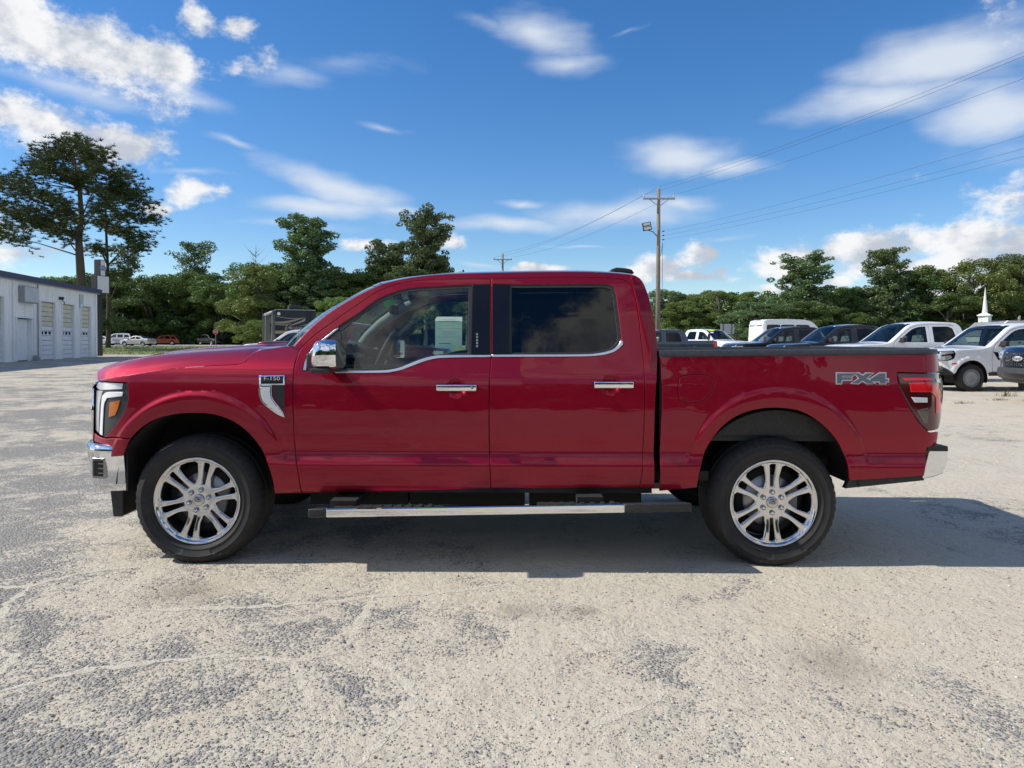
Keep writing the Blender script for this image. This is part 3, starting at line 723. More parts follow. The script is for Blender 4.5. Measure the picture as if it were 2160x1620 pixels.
# --- front end
def front_x(y, z):                 # plan curve of the nose
    return -.90 + .16 * abs(y / .85) ** 2.4 + .02 * (z - .9)
hl = [(201, 806.5), (266, 808.5), (267, 840), (260, 867), (243.5, 893), (228.5, 911), (215.5, 921.5), (196, 910), (189.5, 880), (189, 837), (193, 815)]
lamp = panel('headlight', truck, PL(hl, 'fen'), shiftz(SF('fen'), .022), mat('lamp_housing', (.06, .064, .07), .35, .3), hw=HW, h=.02, roll=.003, depth=.05)
def lp(name, pts, m, lift, parent=lamp, w='fen'):
    return panel(name, parent, PL(pts, w), SF(w), m, hw=HW, h=.015, roll=.002, depth=.006, lift=-.022 + lift, step=.012)
lp('reflector', [(190.5, 824), (212, 825), (207, 845), (203, 914), (196, 908), (190, 880), (189.5, 845)], SILV, .004)
lp('upper_lamp_bar', [(203, 808), (256, 809), (254, 821), (205, 822), (197, 817)], SILV, .006)
lp('daytime_running_light', [(257, 827), (220, 828.5), (212, 836), (206.5, 916), (213, 919.5), (217.5, 850), (223, 840), (255, 836)], WHITE_L, .010)
lp('side_marker', [(228, 850), (250, 845), (247, 858), (240, 876), (226, 881)], AMBER, .008)
0 and lp('lens', [(u + (1 if u < 220 else -1), v) for u, v in hl], LENS, .018)
both(lamp)
gr = np.array([[(front_x(y, z) + .01, y, z) for y in np.linspace(-.80, .80, 31)] for z in np.linspace(.74, 1.13, 7)])
grille = grid_surface('grille', truck, gr, GLOSSB, flip=True)
for z in (.80, .88, .96, 1.04):
    MB().tube([(front_x(y, z) - .012, y, z) for y in np.linspace(-.62, .62, 21)], .013, 6).build('grille_bar', CHROME_D, grille, True)
fr_ = [(.62, .78), (.66, .95), (.62, 1.10)]
MB().tube([(front_x(y, z) - .015, y, z) for y, z in [(-.62, .76), (-.68, .95), (-.62, 1.12), (0, 1.13), (.62, 1.12), (.68, .95), (.62, .76), (0, .76), (-.62, .76)]], .02, 8).build('grille_surround', CHROME, grille, True)
nb = np.array([[(front_x(y, z) - .005 + .10 * k ** 2, y, z) for y in np.linspace(-.78, .78, 31)] for k, z in zip(np.linspace(0, 1, 5)[::-1], np.linspace(1.10, 1.165, 5)[::-1])])
grid_surface('hood_nose', hood, nb[::-1], RED, flip=True)
# chrome front bumper: plan path x vertical profile
pA = P_in(258, 1000, .02)[0]; pB = P_in(180, 990, .06)[0]
path = [(pA, -.955), (pA - .12, -.955), (pB + .05, -.935), (pB - .01, -.88), (pB - .08, -.76), (pB - .16, -.5), (pB - .2, 0)]
path = smooth_poly(path, .03, rad(60), closed=False)
path = np.concatenate([path, (path * np.array([1, -1]))[::-1][1:]])
bz = [(.755, .030), (.752, .0), (.735, -.014), (.70, -.010), (.60, .004), (.50, .012), (.455, .035), (.440, .075), (.437, .12)]
dirn = np.gradient(path, axis=0); dirn /= np.hypot(dirn[:, 0], dirn[:, 1])[:, None]; nor = np.stack([dirn[:, 1], -dirn[:, 0]], 1)
if nor[0, 1] > 0: nor = -nor
PB = np.zeros((len(bz), len(path), 3))
for i, (z, ins) in enumerate(bz):
    PB[i, :, :2] = path - nor * ins; PB[i, :, 2] = z - .03 * np.clip((pB + .25 - path[:, 0]) / .3 - .6, 0, 0)
bump = grid_surface('front_bumper', truck, PB, CHROME, flip=False)
MB().box((pA + .006, -.88, .60), (.012, .12, .28)).build('bumper_end', BLACKP, bump)
i0 = int(np.argmin(np.abs(path[:len(path) // 2, 0] - P_in(211, 990, .05)[0])))
fp = path[i0]; fn = nor[i0]; ang = math.atan2(fn[1], fn[0])
Mz = Matrix.Rotation(ang, 3, 'Z')
MB().box((fp[0] + fn[0] * -.018, fp[1] + fn[1] * -.018, .605), (.05, .10, .135), M=Mz).build('fog_lamp_bezel', CHROME_D, bump, bevel=.012, seg=3)
MB().box((fp[0] + fn[0] * -.008, fp[1] + fn[1] * -.008, .605), (.035, .075, .105), M=Mz).build('fog_lamp', GLOSSB, bump, bevel=.006)
for k in range(3): MB().box((fp[0] + fn[0] * -.004 + dirn[i0, 0] * -.025, fp[1] + fn[1] * -.004 + dirn[i0, 1] * -.025, .575 + k * .03), (.03, .045, .006), M=Mz).build('fog_lamp_fin', CHROME_D, bump)
ax0, az0 = P_in(232, 1047, .1); ax1, az1 = P_in(256, 1092, .1)
MB().prism([(ax0 - .01, az0 + .03), (ax1, az0 + .05), (ax1, az1 + .012), (ax1 - .012, az1), (ax0 + .008, az1)], 'y', -.88, .88).build('air_dam', BLACKP, truck, bevel=.006)
MB().box((pA - .02, 0, .47), (.40, 1.3, .05)).build('skid_plate', UNDER, truck)
# --- fender vent and badge
vent = panel('fender_vent', truck, PL([(548, 812), (573, 812), (573.5, 833), (577, 842), (597, 869), (600.5, 880), (588, 875), (552, 846), (548, 834)], 'fen'), SF('fen'), CHROME, hw=HW, h=.015, roll=.004, depth=.015, lift=.012, step=.01)
panel('vent_face', vent, PL([(551, 816), (571, 816), (571.5, 834), (575.5, 844), (593, 868), (588, 870), (555, 844), (551.5, 833)], 'fen'), SF('fen'), SILV, hw=HW, h=.015, roll=.001, depth=.004, lift=.0145, step=.01)
panel('vent_opening', vent, PL([(575, 813), (600, 813), (600, 868), (580, 841), (576, 832)], 'fen'), SF('fen'), BLACKP, hw=HW, h=.015, roll=.002, depth=.01, lift=.003, step=.01)
badge = panel('name_badge', vent, PL([(548, 792), (601.5, 791), (601.5, 811.5), (548, 812)], 'fen'), SF('fen'), CHROME, hw=HW, h=.02, roll=.003, depth=.015, lift=.015)
panel('badge_plate', badge, PL([(552, 794.5), (599, 793.5), (599, 809), (552, 809.5)], 'fen'), SF('fen'), GLOSSB, hw=HW, h=.02, roll=.001, depth=.004, lift=.0165)
bx, bz_ = PS(575.5, 798, 'fen'); bs = float(S_body(bx, bz_, 'fen'))
text('badge_text', 'F-150', .034, CHROME, badge, (bx, -HW + bs - .0185, bz_ - .001), (rad(90), 0, 0), .0012, sx=1.35)
bx, bz_ = PS(569, 805.5, 'fen')
text('badge_trim_text', 'LARIAT', .017, SATIN, badge, (bx, -HW + bs - .0185, bz_), (rad(90), 0, 0), .0008, sx=1.25)
both(vent)
# --- mirrors
def mirror():
    x0, z1 = P_in(664, 716, -.2); x1, z0 = P_in(715, 779, -.2); cx = (x0 + x1) / 2; cz = (z0 + z1) / 2; w = x1 - x0; hh = z1 - z0
    sec = [(-.5, -.20, .78, .80), (-.42, -.26, .93, .9), (-.2, -.31, 1.0, 1.0), (.15, -.33, 1.0, 1.0), (.42, -.335, .97, .97), (.5, -.33, .93, .94)]
    root = empty('side_mirror', (0, 0, 0), 0, truck)
    n = 24; P = []
    for (t, y, sy, sz) in sec:                # sections along x, superellipse in (y,z)
        ring = []
        for k in range(n):
            a = 2 * math.pi * k / n; ca, sa = math.cos(a), math.sin(a)
            ring.append((cx + t * w + .012 * sa * (t < 0), -HW - .155 + .135 * sy * math.copysign(abs(ca) ** .45, ca), cz + hh / 2 * sz * math.copysign(abs(sa) ** .45, sa)))
        P.append(ring)
    grid_surface('mirror_housing', root, np.array(P), CHROME, closed_v=True)
    mk('mirror_cap', [P[0][k] for k in range(n)], [tuple(range(n))], CHROME, root)
    mk('mirror_glass', [(p[0] + .001, p[1], p[2]) for p in P[-1]], [tuple(range(n))[::-1]], mat('mirror_glass', (.5, .52, .55), .02, 1.0), root)
    lx0, lz1 = P_in(655, 745, -.08); lx1, lz0 = P_in(681, 776, -.08)
    MB().box(((lx0 + lx1) / 2, -HW - .10, (lz0 + lz1) / 2), (lx1 - lx0, .15, lz1 - lz0)).build('mirror_foot', BLACKP, root, bevel=.012, seg=3, auto=rad(40))
    MB().box((cx - w * .15, -HW - .155, z0 - .006), (w * .75, .26, .03)).build('mirror_skirt', BLACKP, root, bevel=.01, seg=2)
    MB().box((cx - .03, -HW + .02, z0 + .02), (.07, .10, .05)).build('mirror_arm', BLACKP, root, bevel=.01)
    both(root)
    return root
mirror()
# --- bed
r0 = PS(1389, 739.5, 'bed'); r1 = PS(1977, 736.5, 'bed'); rb0 = PS(1393, 751.5, 'bed'); rb1 = PS(1977, 745, 'bed')
xs = np.linspace(r0[0], r1[0], 40)
def rail(sgn):
    P = np.zeros((6, 40, 3))
    for j, x in enumerate(xs):
        t = (x - xs[0]) / (xs[-1] - xs[0]); zt_ = r0[1] + (r1[1] - r0[1]) * t; zb = rb0[1] + (rb1[1] - rb0[1]) * t
        sy = float(S_body(x, zb, 'bed'))
        for i, (yy, zz) in enumerate([(sy - .006, zb - .004), (sy - .006, zt_ - .012), (sy + .006, zt_), (sy + .10, zt_ + .002), (sy + .115, zt_ - .01), (sy + .115, zb - .1)]):
            P[i, j] = (x, sgn * (-HW + yy), zz)
    return P
both(grid_surface('bed_rail_cap', truck, rail(1), noisy('rail_cap_plastic', (.030, .032, .034), (.042, .044, .046), 40, 3, .42)))
xb0 = PS(1393, 900, 'bed')[0]; xb1 = PS(1978, 900, 'bed')[0]
zr = r1[1]
MB().box(((xb0 + xb1) / 2, 0, .80), (xb1 - xb0 - .1, 1.7, .04)).box((xb0 + .02, 0, 1.06), (.03, 1.86, .56)).box(((xb0 + xb1) / 2, -.86, 1.08), (xb1 - xb0 - .06, .02, .52)).box(((xb0 + xb1) / 2, .86, 1.08), (xb1 - xb0 - .06, .02, .52)).build('bed_liner', BLACKP, truck)
tg = np.array([[(xb1 - .01 + .045 * (1 - abs(y / .9) ** 6) - .02 * max(0, (z - 1.2) / .2), y, z) for y in np.linspace(-.84, .84, 25)] for z in np.linspace(.72, zr - .06, 9)])
tgo = grid_surface('tailgate', truck, tg, RED)
MB().box((xb1 - .03, 0, zr - .030), (.10, 1.66, .075)).build('tailgate_cap', BLACKP, tgo, bevel=.008)
MB().box((xb1 - .05, 0, 1.04), (.06, 1.66, .58)).build('tailgate_inner', BLACKP, tgo)
tl_px = [(1893.5, 787), (1986, 787), (1989, 800), (1991, 840), (1989.5, 870), (1981, 905), (1961, 909.5), (1951, 901.5), (1938, 886.5), (1914, 846), (1898, 812)]
tl = panel('tail_light', truck, PL(tl_px, 'bed'), shiftz(SF('bed'), .004), RED_LD, hw=HW, h=.02, roll=.006, depth=.06)
def tp(name, pts, m, lift): return panel(name, tl, PL(pts, 'bed'), SF('bed'), m, hw=HW, h=.015, roll=.003, depth=.006, lift=lift, step=.012)
tp('tail_lamp_band', [(1919, 808), (1970, 808), (1981, 817), (1987.5, 840), (1986, 868), (1974, 872), (1973.5, 838), (1964, 827), (1922, 827)], RED_L, .002)
tp('upper_lamp_strip', [(1905, 797), (1968, 797), (1968, 802), (1907, 803)], RED_L, .001)
tp('reverse_lamp', [(1923, 838), (1957, 839), (1957, 849), (1930, 849)], SILV, .001)
tp('reflex_reflector', [(1975, 799), (1986.5, 799), (1987.5, 808), (1976, 806)], WHITE_L, .002)
tp('lower_lens', [(1936, 866), (1958, 860), (1958, 893), (1950, 893)], mat('lamp_smoke', (.10, .085, .07), .15, 0, 1), .001)
both(tl)
# rear bumper
q = [P_in(1960, 944, .02), P_in(2003, 943, .02), P_in(2005, 973, .02), P_in(1993, 1000, .02), P_in(1977, 1007, .02), P_in(1949, 1012, .02)]
rbp = MB().prism(q, 'y', -.965, .965).build('rear_bumper', CHROME, truck, bevel=.018, seg=4, auto=rad(40))
a_, b_ = P_in(1959, 941.5, .02), P_in(2002, 953, .02)
MB().prism([(a_[0], a_[1]), (b_[0], a_[1]), (b_[0] + .003, b_[1]), (a_[0], b_[1])], 'y', -.968, .968).build('bumper_step_pad', BLACKP, rbp, bevel=.004)
a_ = [P_in(1782, 1030, .06), P_in(1790, 1013, .06), P_in(1949, 1002, .06), P_in(1948, 1013, .06), P_in(1850, 1023, .06)]
both(MB().prism(a_, 'y', -.945, -.90).build('rear_valance', BLACKP, truck))
# FX4 sticker: outlined letters drawn as polygons (unit box 0..1), then two words below
def decal(letters, u0, v0, u1, v1):
    def mp(p): return (u0 + (u1 - u0) * p[0] + (v1 - v0) * 0 * p[1], v1 + (v0 - v1) * p[1])
    o = empty('side_decal', (0, 0, 0), 0, bedside)
    for grow, m_, lf in ((2.4, DECAL_L, .0010), (0, DECAL_D, .0018)):
        for poly in letters:
            Q = np.array([mp(p) for p in poly]) * np.array([1, -1])
            if area2(Q) < 0: Q = Q[::-1]
            Q = offset_poly(Q, grow) * np.array([1, -1])
            panel('decal_letter', bedside if grow else bedside, PL([tuple(p) for p in Q], 'bed'), SF('bed'), m_, hw=HW, h=.03, roll=.0002, depth=.0004, lift=lf, smooth_it=False)
    bpy.data.objects.remove(o)
F_ = [(.02, 0), (.10, 0), (.11, .36), (.29, .36), (.30, .60), (.12, .60), (.125, .76), (.32, .76), (.37, 1), (.02, 1)]
X_ = [(.30, 0), (.43, 0), (.50, .30), (.60, 0), (.735, 0), (.575, .52), (.70, 1), (.575, 1), (.515, .74), (.43, 1), (.355, 1), (.45, .50)]
F4 = [(.84, 0), (.94, 0), (.94, .20), (.99, .20), (.99, .40), (.94, .40), (.94, 1), (.83, 1), (.655, .42), (.655, .20), (.84, .20)]
decal([F_, X_, F4], 1763, 787.5, 1874, 808.5)
ox, oz = PS(1850, 811.5, 'bed'); os_ = float(S_body(ox, oz, 'bed'))
text('decal_words', 'OFF ROAD', .020, mat('decal_red', (.30, .10, .12), .5), bedside, (ox, -HW + os_ - .0015, oz), (rad(90), 0, 0), .0004, sx=1.55)
# --- wheels and tyres
RIMC = mat('polished_alloy', (.66, .66, .67), .09, 1.0)
def wheel_parts(name='wheel'):
    root = empty(name, (0, 0, 0), 0, truck)
    R, B = .415, .275
    pr = [(B, .015), (B + .012, -.004), (.305, -.014), (.308, -.017), (.312, -.0145), (.345, -.0195), (.349, -.0225), (.353, -.0185), (.375, -.014), (.392, .002), (.403, .018)]
    tread = []
    n = 208
    v = []; f = []
    prof_ = pr + [(.413, .040), (.415, .075), (.415, .09), (.407, .094), (.407, .104), (.415, .108), (.416, .135), (.416, .165), (.415, .192), (.407, .196), (.407, .206), (.415, .21), (.415, .225), (.413, .26), (.403, .282), (.385, .295), (.33, .305), (B, .29)]
    m = len(prof_)
    for k in range(n):
        a = 2 * math.pi * k / n; lug = (k % 4) in (0, 1)
        for i, (r, t) in enumerate(prof_):
            rr = r
            if i in (9, 10, 11, 12, 24, 25, 26, 27) and not lug: rr = r - .0035
            if i == 8 and (k % 4) == 0: rr = r + .002
            v.append((rr * math.cos(a + (.012 if 13 < i < 22 and k % 2 else 0)), t, rr * math.sin(a)))
    for k in range(n):
        for i in range(m - 1): f.append((k * m + i, ((k + 1) % n) * m + i, ((k + 1) % n) * m + i + 1, k * m + i + 1))
    v = [(x, y, max(z, -.398)) for x, y, z in v]            # the contact patch is flattened
    v = [(x, y - (.010 if z < -.33 and y < .05 and y > -.03 else 0), z) for x, y, z in v]
    tyre = mk('tyre', v, f, RUBBER, root)
    bm = bmesh.new(); bm.from_mesh(tyre.data); bmesh.ops.recalc_face_normals(bm, faces=bm.faces)
    for fc in bm.faces: fc.smooth = True
    for e in bm.edges: e.smooth = e.calc_face_angle(0) < rad(35)
    bm.to_mesh(tyre.data); bm.free()
    for i, ch in enumerate(range(28)):  # raised ring of sidewall ribs
        pass
    face_S = lambda x, z: .030 - .020 * sstep(.06, .25, np.hypot(x, z)) + .014 * sstep(.075, .05, np.hypot(x, z)) * 0
    circ = [(.262 * math.cos(a), .262 * math.sin(a)) for a in np.linspace(0, 2 * math.pi, 72, endpoint=False)]
    holes = []
    for k in range(6):
        a = k * math.pi / 3; ca, sa = math.cos(a), math.sin(a)
        holes.append([(r * ca - t * sa, r * sa + t * ca) for r, t in [(.106, -.006), (.150, -.040), (.190, -.055), (.228, -.067), (.247, -.052), (.252, 0), (.247, .052), (.228, .067), (.190, .055), (.150, .040), (.106, .006)]])
        a += math.pi / 6; ca, sa = math.cos(a), math.sin(a)
        holes.append([(r * ca - t * sa, r * sa + t * ca) for r, t in [(.100, -.013), (.240, -.023), (.249, -.013), (.249, .013), (.240, .023), (.100, .013)]])
    rim = panel('rim', root, circ, face_S, RIMC, holes=holes, hw=0, h=.018, roll=.007, depth=.055, step=.012, lift=.0, corner=rad(24))
    m_ = MB(); m_.lathe([(.257, .012), (.264, .004), (.272, -.004), (.279, -.002), (.281, .010)], 72)
    m_.build('rim_lip', RIMC, root, True)
    MB().lathe([(.258, .03), (.256, .06), (.252, .22)], 48).build('rim_barrel', mat('barrel_dark', (.10, .10, .105), .4, .8), root, True)
    MB().lathe([(0, .10), (.20, .10), (.235, .13), (.25, .2)], 48).build('rim_back', LINER, root, True)
    MB().lathe([(.06, .092), (.165, .092), (.168, .099)], 48).build('brake_disc', mat('brake_steel', (.3, .3, .31), .35, 1.0), root, True)
    MB().box((.14, .075, .03), (.06, .05, .17)).build('brake_caliper', mat('caliper_grey', (.12, .12, .12), .5), root, bevel=.012)
    cap = MB().lathe([(0, .016), (.030, .017), (.036, .020), (.038, .032)], 40).build('centre_cap', SATIN, root, True)
    ov = [(.024 * math.cos(a), .0105 * math.sin(a)) for a in np.linspace(0, 2 * math.pi, 24, endpoint=False)]
    panel('cap_emblem', cap if False else root, ov, lambda x, z: 0 * x + .0148, mat('emblem_dark', (.02, .025, .05), .2, .2, 1), hw=0, h=.02, roll=.001, depth=.003, step=.004)
    text('emblem_script', 'Ford', .020, WHITE_P, root, (0, .0142, 0), (rad(90), 0, 0), .0004, sx=1.0, shear=.3)
    for k in range(6):
        a = k * math.pi / 3 + math.pi / 6
        x, z = .066 * math.cos(a), .066 * math.sin(a)
        MB().lathe([(.017, .034), (.0165, .022), (.014, .0205), (.0135, .030)], 20, 'y', (x, 0, z)).build('lug_pocket', CHROME_D, root, True)
        MB().lathe([(0, .010), (.007, .011), (.0105, .015), (.011, .034)], 6, 'y', (x, 0, z)).build('lug_nut', CHROME, root)
    return root
w0 = wheel_parts()
def place_wheel(w, x, y, ang, flip):
    w.location = (x, y, .398); w.rotation_euler = (0, ang, 0); w.scale = (1, -1 if flip else 1, 1)
    if ang:                                     # keep the flattened patch on the ground
        for ch in w.children:
            if ch.name.startswith('tyre'): ch.rotation_euler = (0, -ang, 0)
place_wheel(w0, 0, -HW + .045, rad(14), False)
for (x, fl, an) in ((WB, False, 0), (0, True, rad(31)), (WB, True, rad(8))):
    place_wheel(copy_tree(w0, truck), x, -(-HW + .045) if fl else -HW + .045, an, fl)
# --- wheel wells, chassis, running board
for xc in (0.01, WB + .01):
    for sgn in (-1, 1):
        a = np.linspace(.06, math.pi - .06, 25)
        P = np.array([[(xc + .53 * math.cos(t), sgn * y, .47 + .52 * math.sin(t)) for t in a] for y in (.955, .52)])
        lo = grid_surface('wheel_well', truck, P, LINER)
        mk('well_wall', [(xc + .53 * math.cos(t), sgn * .52, .47 + .52 * math.sin(t)) for t in a] + [(xc, sgn * .52, .35)], [(i, i + 1, len(a)) for i in range(len(a) - 1)], LINER, truck)
MB().box((WB + .12, -.60, .83), (.50, .02, .18)).box((WB - .02, -.61, .83), (.05, .03, .18)).box((WB + .22, -.61, .83), (.05, .03, .18)).build('well_brace', UNDER, truck)
MB().tube([(WB + .30, -.62, .50), (WB + .36, -.60, .85)], .035, 10).build('shock_absorber', UNDER, truck)
for sgn in (-1, 1):
    MB().tube([(-.75, sgn * .45, .50), (-.2, sgn * .45, .56), (.6, sgn * .47, .47), (2.8, sgn * .47, .47), (3.3, sgn * .47, .62), (4.1, sgn * .47, .62), (4.7, sgn * .47, .56)], .075, 6).build('frame_rail', UNDER, truck)
for x in (0, WB): MB().tube([(x, -.75, .398), (x, .75, .398)], .05, 10).build('axle', UNDER, truck)
MB().box((WB, 0, .40), (.3, .3, .26)).build('differential', UNDER, truck, bevel=.06, seg=2)
MB().box((1.75, .25, .50), (1.6, .55, .2)).build('fuel_tank', UNDER, truck, bevel=.03)
MB().tube([(.8, -.1, .45), (2.6, -.15, .42), (3.5, -.3, .62), (4.3, .5, .5), (4.65, .8, .48)], .04, 8).build('exhaust_pipe', UNDER, truck)
MB().box((1.95, 0, .56), (2.65, 1.80, .06)).box((.72, 0, .95), (.03, 1.7, .75)).build('floor_pan', UNDER, truck)
xd0 = PS(640, 1000)[0]; xd1 = PS(1379, 1000)[0]
for sgn in (-1, 1): MB().box(((xd0 + xd1) / 2, sgn * .885, .50), (xd1 - xd0, .10, .09)).build('rocker_sill', UNDER, truck)
MB().box(((xd1 + xb0) / 2, 0, .85), (.06, 1.5, .7)).build('cab_gap_filler', UNDER, truck)
for (xa, xb_) in ((.62, 1.30), (1.305, 2.10), (2.13, 2.90)): MB().box(((xa + xb_) / 2, -.50, .40), (xb_ - xa, .22, .21)).build('frame_shield', LINER, truck, bevel=.02)
MB().box((1.75, .1, .42), (2.2, .5, .14)).build('underbody_blocker', UNDER, truck, bevel=.02)  # added box at transmission height, blocks light to darken the ground beneath
MB().box((1.9, -.62, .47), (2.2, .3, .04)).build('heat_shield', noisy('galv_grey', (.10, .10, .09), (.16, .15, .14), 6, 4, .6), truck)
MB().box((.35, 0, .62), (.7, 1.0, .45)).build('engine_block', UNDER, truck)
def step_side():
    yo = -.13
    x0, z1 = P_in(686, 1073, yo); x1, _ = P_in(1319, 1064, yo); _, z0 = P_in(1000, 1084, yo)
    xe0, ze1 = P_in(649, 1074, yo); xe1, _ = P_in(1460, 1061, yo)
    zt_ = P_in(1000, 1069, yo)[1]
    # real boards lie level with the sill, which rises a little to the rear
    za1, za0 = P_in(686, 1073, yo)[1], P_in(686, 1092, yo)[1]; zb1, zb0 = P_in(1460, 1061, yo)[1], P_in(1460, 1080, yo)[1]
    def zz(x, top): k = (x - x0) / (xe1 - x0); return (za1 + (zb1 - za1) * k) if top else (za0 + (zb0 - za0) * k)
    y0, y1 = -HW + yo, -HW + .06
    def slab(xa, xb_, ya, yb, name, m_, parent=None, bev=.01, dz=-.034):
        v = [(xa, ya, zz(xa, 0)), (xb_, ya, zz(xb_, 0)), (xb_, yb, zz(xb_, 0) + dz), (xa, yb, zz(xa, 0) + dz), (xa, ya, zz(xa, 1)), (xb_, ya, zz(xb_, 1)), (xb_, yb, zz(xb_, 1) + dz), (xa, yb, zz(xa, 1) + dz)]
        b = MB(); b.add(v, [(0, 1, 2, 3), (4, 7, 6, 5), (0, 4, 5, 1), (1, 5, 6, 2), (2, 6, 7, 3), (3, 7, 4, 0)])
        return b.build(name, m_, parent, bevel=bev, seg=3, auto=rad(40))
    root = empty('running_board', (0, 0, 0), 0, truck)
    slab(x0, x1, y0, y1, 'chrome_bar', CHROME, root, .012)
    slab(xe0, x0 + .002, y0 - .003, y1, 'end_cap', BLACKP, root, .012); slab(x1 - .002, xe1, y0 - .003, y1, 'end_cap', BLACKP, root, .012)
    for (a, b) in ((x0 + .05, x0 + .72), (x0 + 1.30, x1 - .02)):
        MB().box(((a + b) / 2, -HW - .085, zz((a + b) / 2, 1) - .006), (b - a, .06, .008)).build('tread_pad', BLACKP, root)
        k = int((b - a) / .062)
        for i in range(k):
            MB().box((a + .03 + i * .062, -HW - .085, zz(a + i * .06, 1) + .0005), (.028, .055, .010)).build('tread_cleat', BLACKP, root, bevel=.003)
    for xm in (PS(735, 1050)[0], PS(1240, 1050)[0]): MB().box((xm, -.86, zz(xm, 1) + .01), (.16, .44, .05)).build('bracket', LINER, root)
    both(root)
step_side()
# --- roof antenna fin
a_ = [P_in(u, v, .95) for u, v in ((1282, 576), (1286, 570), (1298, 565.5), (1318, 567), (1331, 570), (1336, 578))]
MB().prism(a_, 'y', -.11, .11).build('roof_antenna', BLACKP, truck, bevel=.012, seg=3, auto=rad(50))
# --- cab interior
xw = PS(722, 760)[0]
xw -= .16
dash = MB().prism([(xw - .35, 1.26), (xw - .10, 1.33), (xw + .10, 1.30), (xw + .14, 1.16), (xw + .05, .80), (xw - .4, .80)], 'y', -.86, .86).build('dashboard', INT_D, truck, bevel=.03, seg=3, auto=rad(45))
MB().box((xw + .12, -.42, 1.33), (.05, .34, .15)).build('instrument_screen', GLOSSB, dash, bevel=.012)
MB().box((xw + .15, .0, 1.25), (.035, .38, .24)).build('centre_screen', GLOSSB, dash, bevel=.01)
MB().box((xw + .11, .45, 1.28), (.02, .5, .05)).build('dash_trim', SATIN, dash, bevel=.004)
sw = MB(); c = Vector((xw + .34, -.44, 1.30)); ax = Vector((-.92, 0, .38)).normalized(); sd = Vector((0, 1, 0)); upv = ax.cross(sd).normalized()
ring = [c + (sd * math.cos(t) + upv * math.sin(t)) * .19 for t in np.linspace(0, 2 * math.pi, 37)]
sw.tube(ring, .018, 10); sw.tube([c + sd * -.18, c + ax * .03, c + sd * .18], .022, 8); sw.tube([c + upv * -.18, c + ax * .03], .02, 8); sw.tube([c + ax * .02, c + ax * .28], .035, 10)
sw.build('steering_wheel', INT_D, truck, True)
def seat(x, y, w_):
    s_ = empty('seat', (0, 0, 0), 0, truck)
    MB().box((x, y, .90), (.52, w_, .16)).build('cushion', INT_G, s_, bevel=.05, seg=3, auto=rad(60))
    MB().box((x + .28, y, 1.20), (.14, w_, .62), M=Matrix.Rotation(rad(14), 3, 'Y')).build('backrest', INT_G, s_, bevel=.05, seg=3, auto=rad(60))
    MB().box((x + .38, y, 1.60), (.10, min(w_, .3), .19), M=Matrix.Rotation(rad(10), 3, 'Y')).build('headrest', INT_G, s_, bevel=.04, seg=3, auto=rad(60))
seat(1.50, -.45, .52); seat(1.50, .45, .52); seat(2.42, 0, 1.45)
MB().box((1.3, 0, .92), (1.0, .24, .28)).build('centre_console', INT_D, truck, bevel=.03)
# far-side inner pillars seen through the glass, and door cards
def pil(pts, r, m_): MB().tube(pts, r, 8).build('pillar_cover', m_, truck, True)
for sgn in (-1, 1):
    ins = .06
    pil([(x + .03, sgn * (abs(y) - ins - .02), z - .03) for x, y, z in EW[::6]] + [(EW[-1, 0] + .1, sgn * (abs(EW[-1, 1]) - ins), EW[-1, 2] - .01)], .045, INT_G)
    def iny(x, z, r): return sgn * (HW - float(S_body(x, z, 'cab')) - r - .03)
    xB = PS(1036, 700)[0]
    pil([(xB, iny(xB, z, .05), z) for z in (1.2, 1.4, 1.6, 1.82)], .05, INT_D)
    xC = PS(1345, 700)[0]
    pil([(xC + k, iny(xC, z, .08), z) for z, k in ((1.2, .02), (1.5, -.02), (1.7, -.06), (1.82, -.1))], .08, INT_D)
    MB().box(((xd0 + xd1) / 2 + .05, sgn * .89, .91), (xd1 - xd0 - .2, .03, .72)).build('door_card', INT_D, truck)
    gx, gz = P_in(815, 690, 2 * HW - .2)
    if sgn > 0: MB().tube([(xw + .12, .84, 1.40), (xw + .2, .80, 1.45), (xw + .36, .74, 1.58), (xw + .40, .76, 1.62)], .016, 8).build('grab_handle', INT_G, truck, True)
gx, gz = P_in(827, 641, 1.0)
o = MB().lathe([(0, 0), (.04, 0), (.04, .004), (0, .004)], 20).build('hang_tag', mat('tag_green', (.12, .55, .15), .5), truck); o.location = (gx, -.1, gz); o.scale = (1.2, 1, .8); o.rotation_euler = (0, rad(-20), 0)
MB().box((xw + .33, 0, 1.66), (.04, .25, .07)).build('inside_mirror', INT_D, truck, bevel=.015)
# cab back wall with glass
xr = PS(1381, 740)[0] - .03
bw = np.array([[(xr - .10 * max(0, (z - 1.35) / .5), y * (.96 - .16 * max(0, (z - 1.35) / .5)), z) for y in (-1, -.72, .72, 1)] for z in (.6, 1.36, 1.42, 1.76, 1.86)])
fcs = [(i * 4 + j, i * 4 + j + 1, (i + 1) * 4 + j + 1, (i + 1) * 4 + j) for i in range(4) for j in range(3) if not (i == 2 and j == 1)]
bwo = mk('cab_back', bw.reshape(-1, 3), fcs, RED, truck)
mk('rear_glass', [bw[2, 1], bw[2, 2], bw[3, 2], bw[3, 1]], [(0, 1, 2, 3)], GLASS_D, truck)
for o in (wi for wi in ()): pass
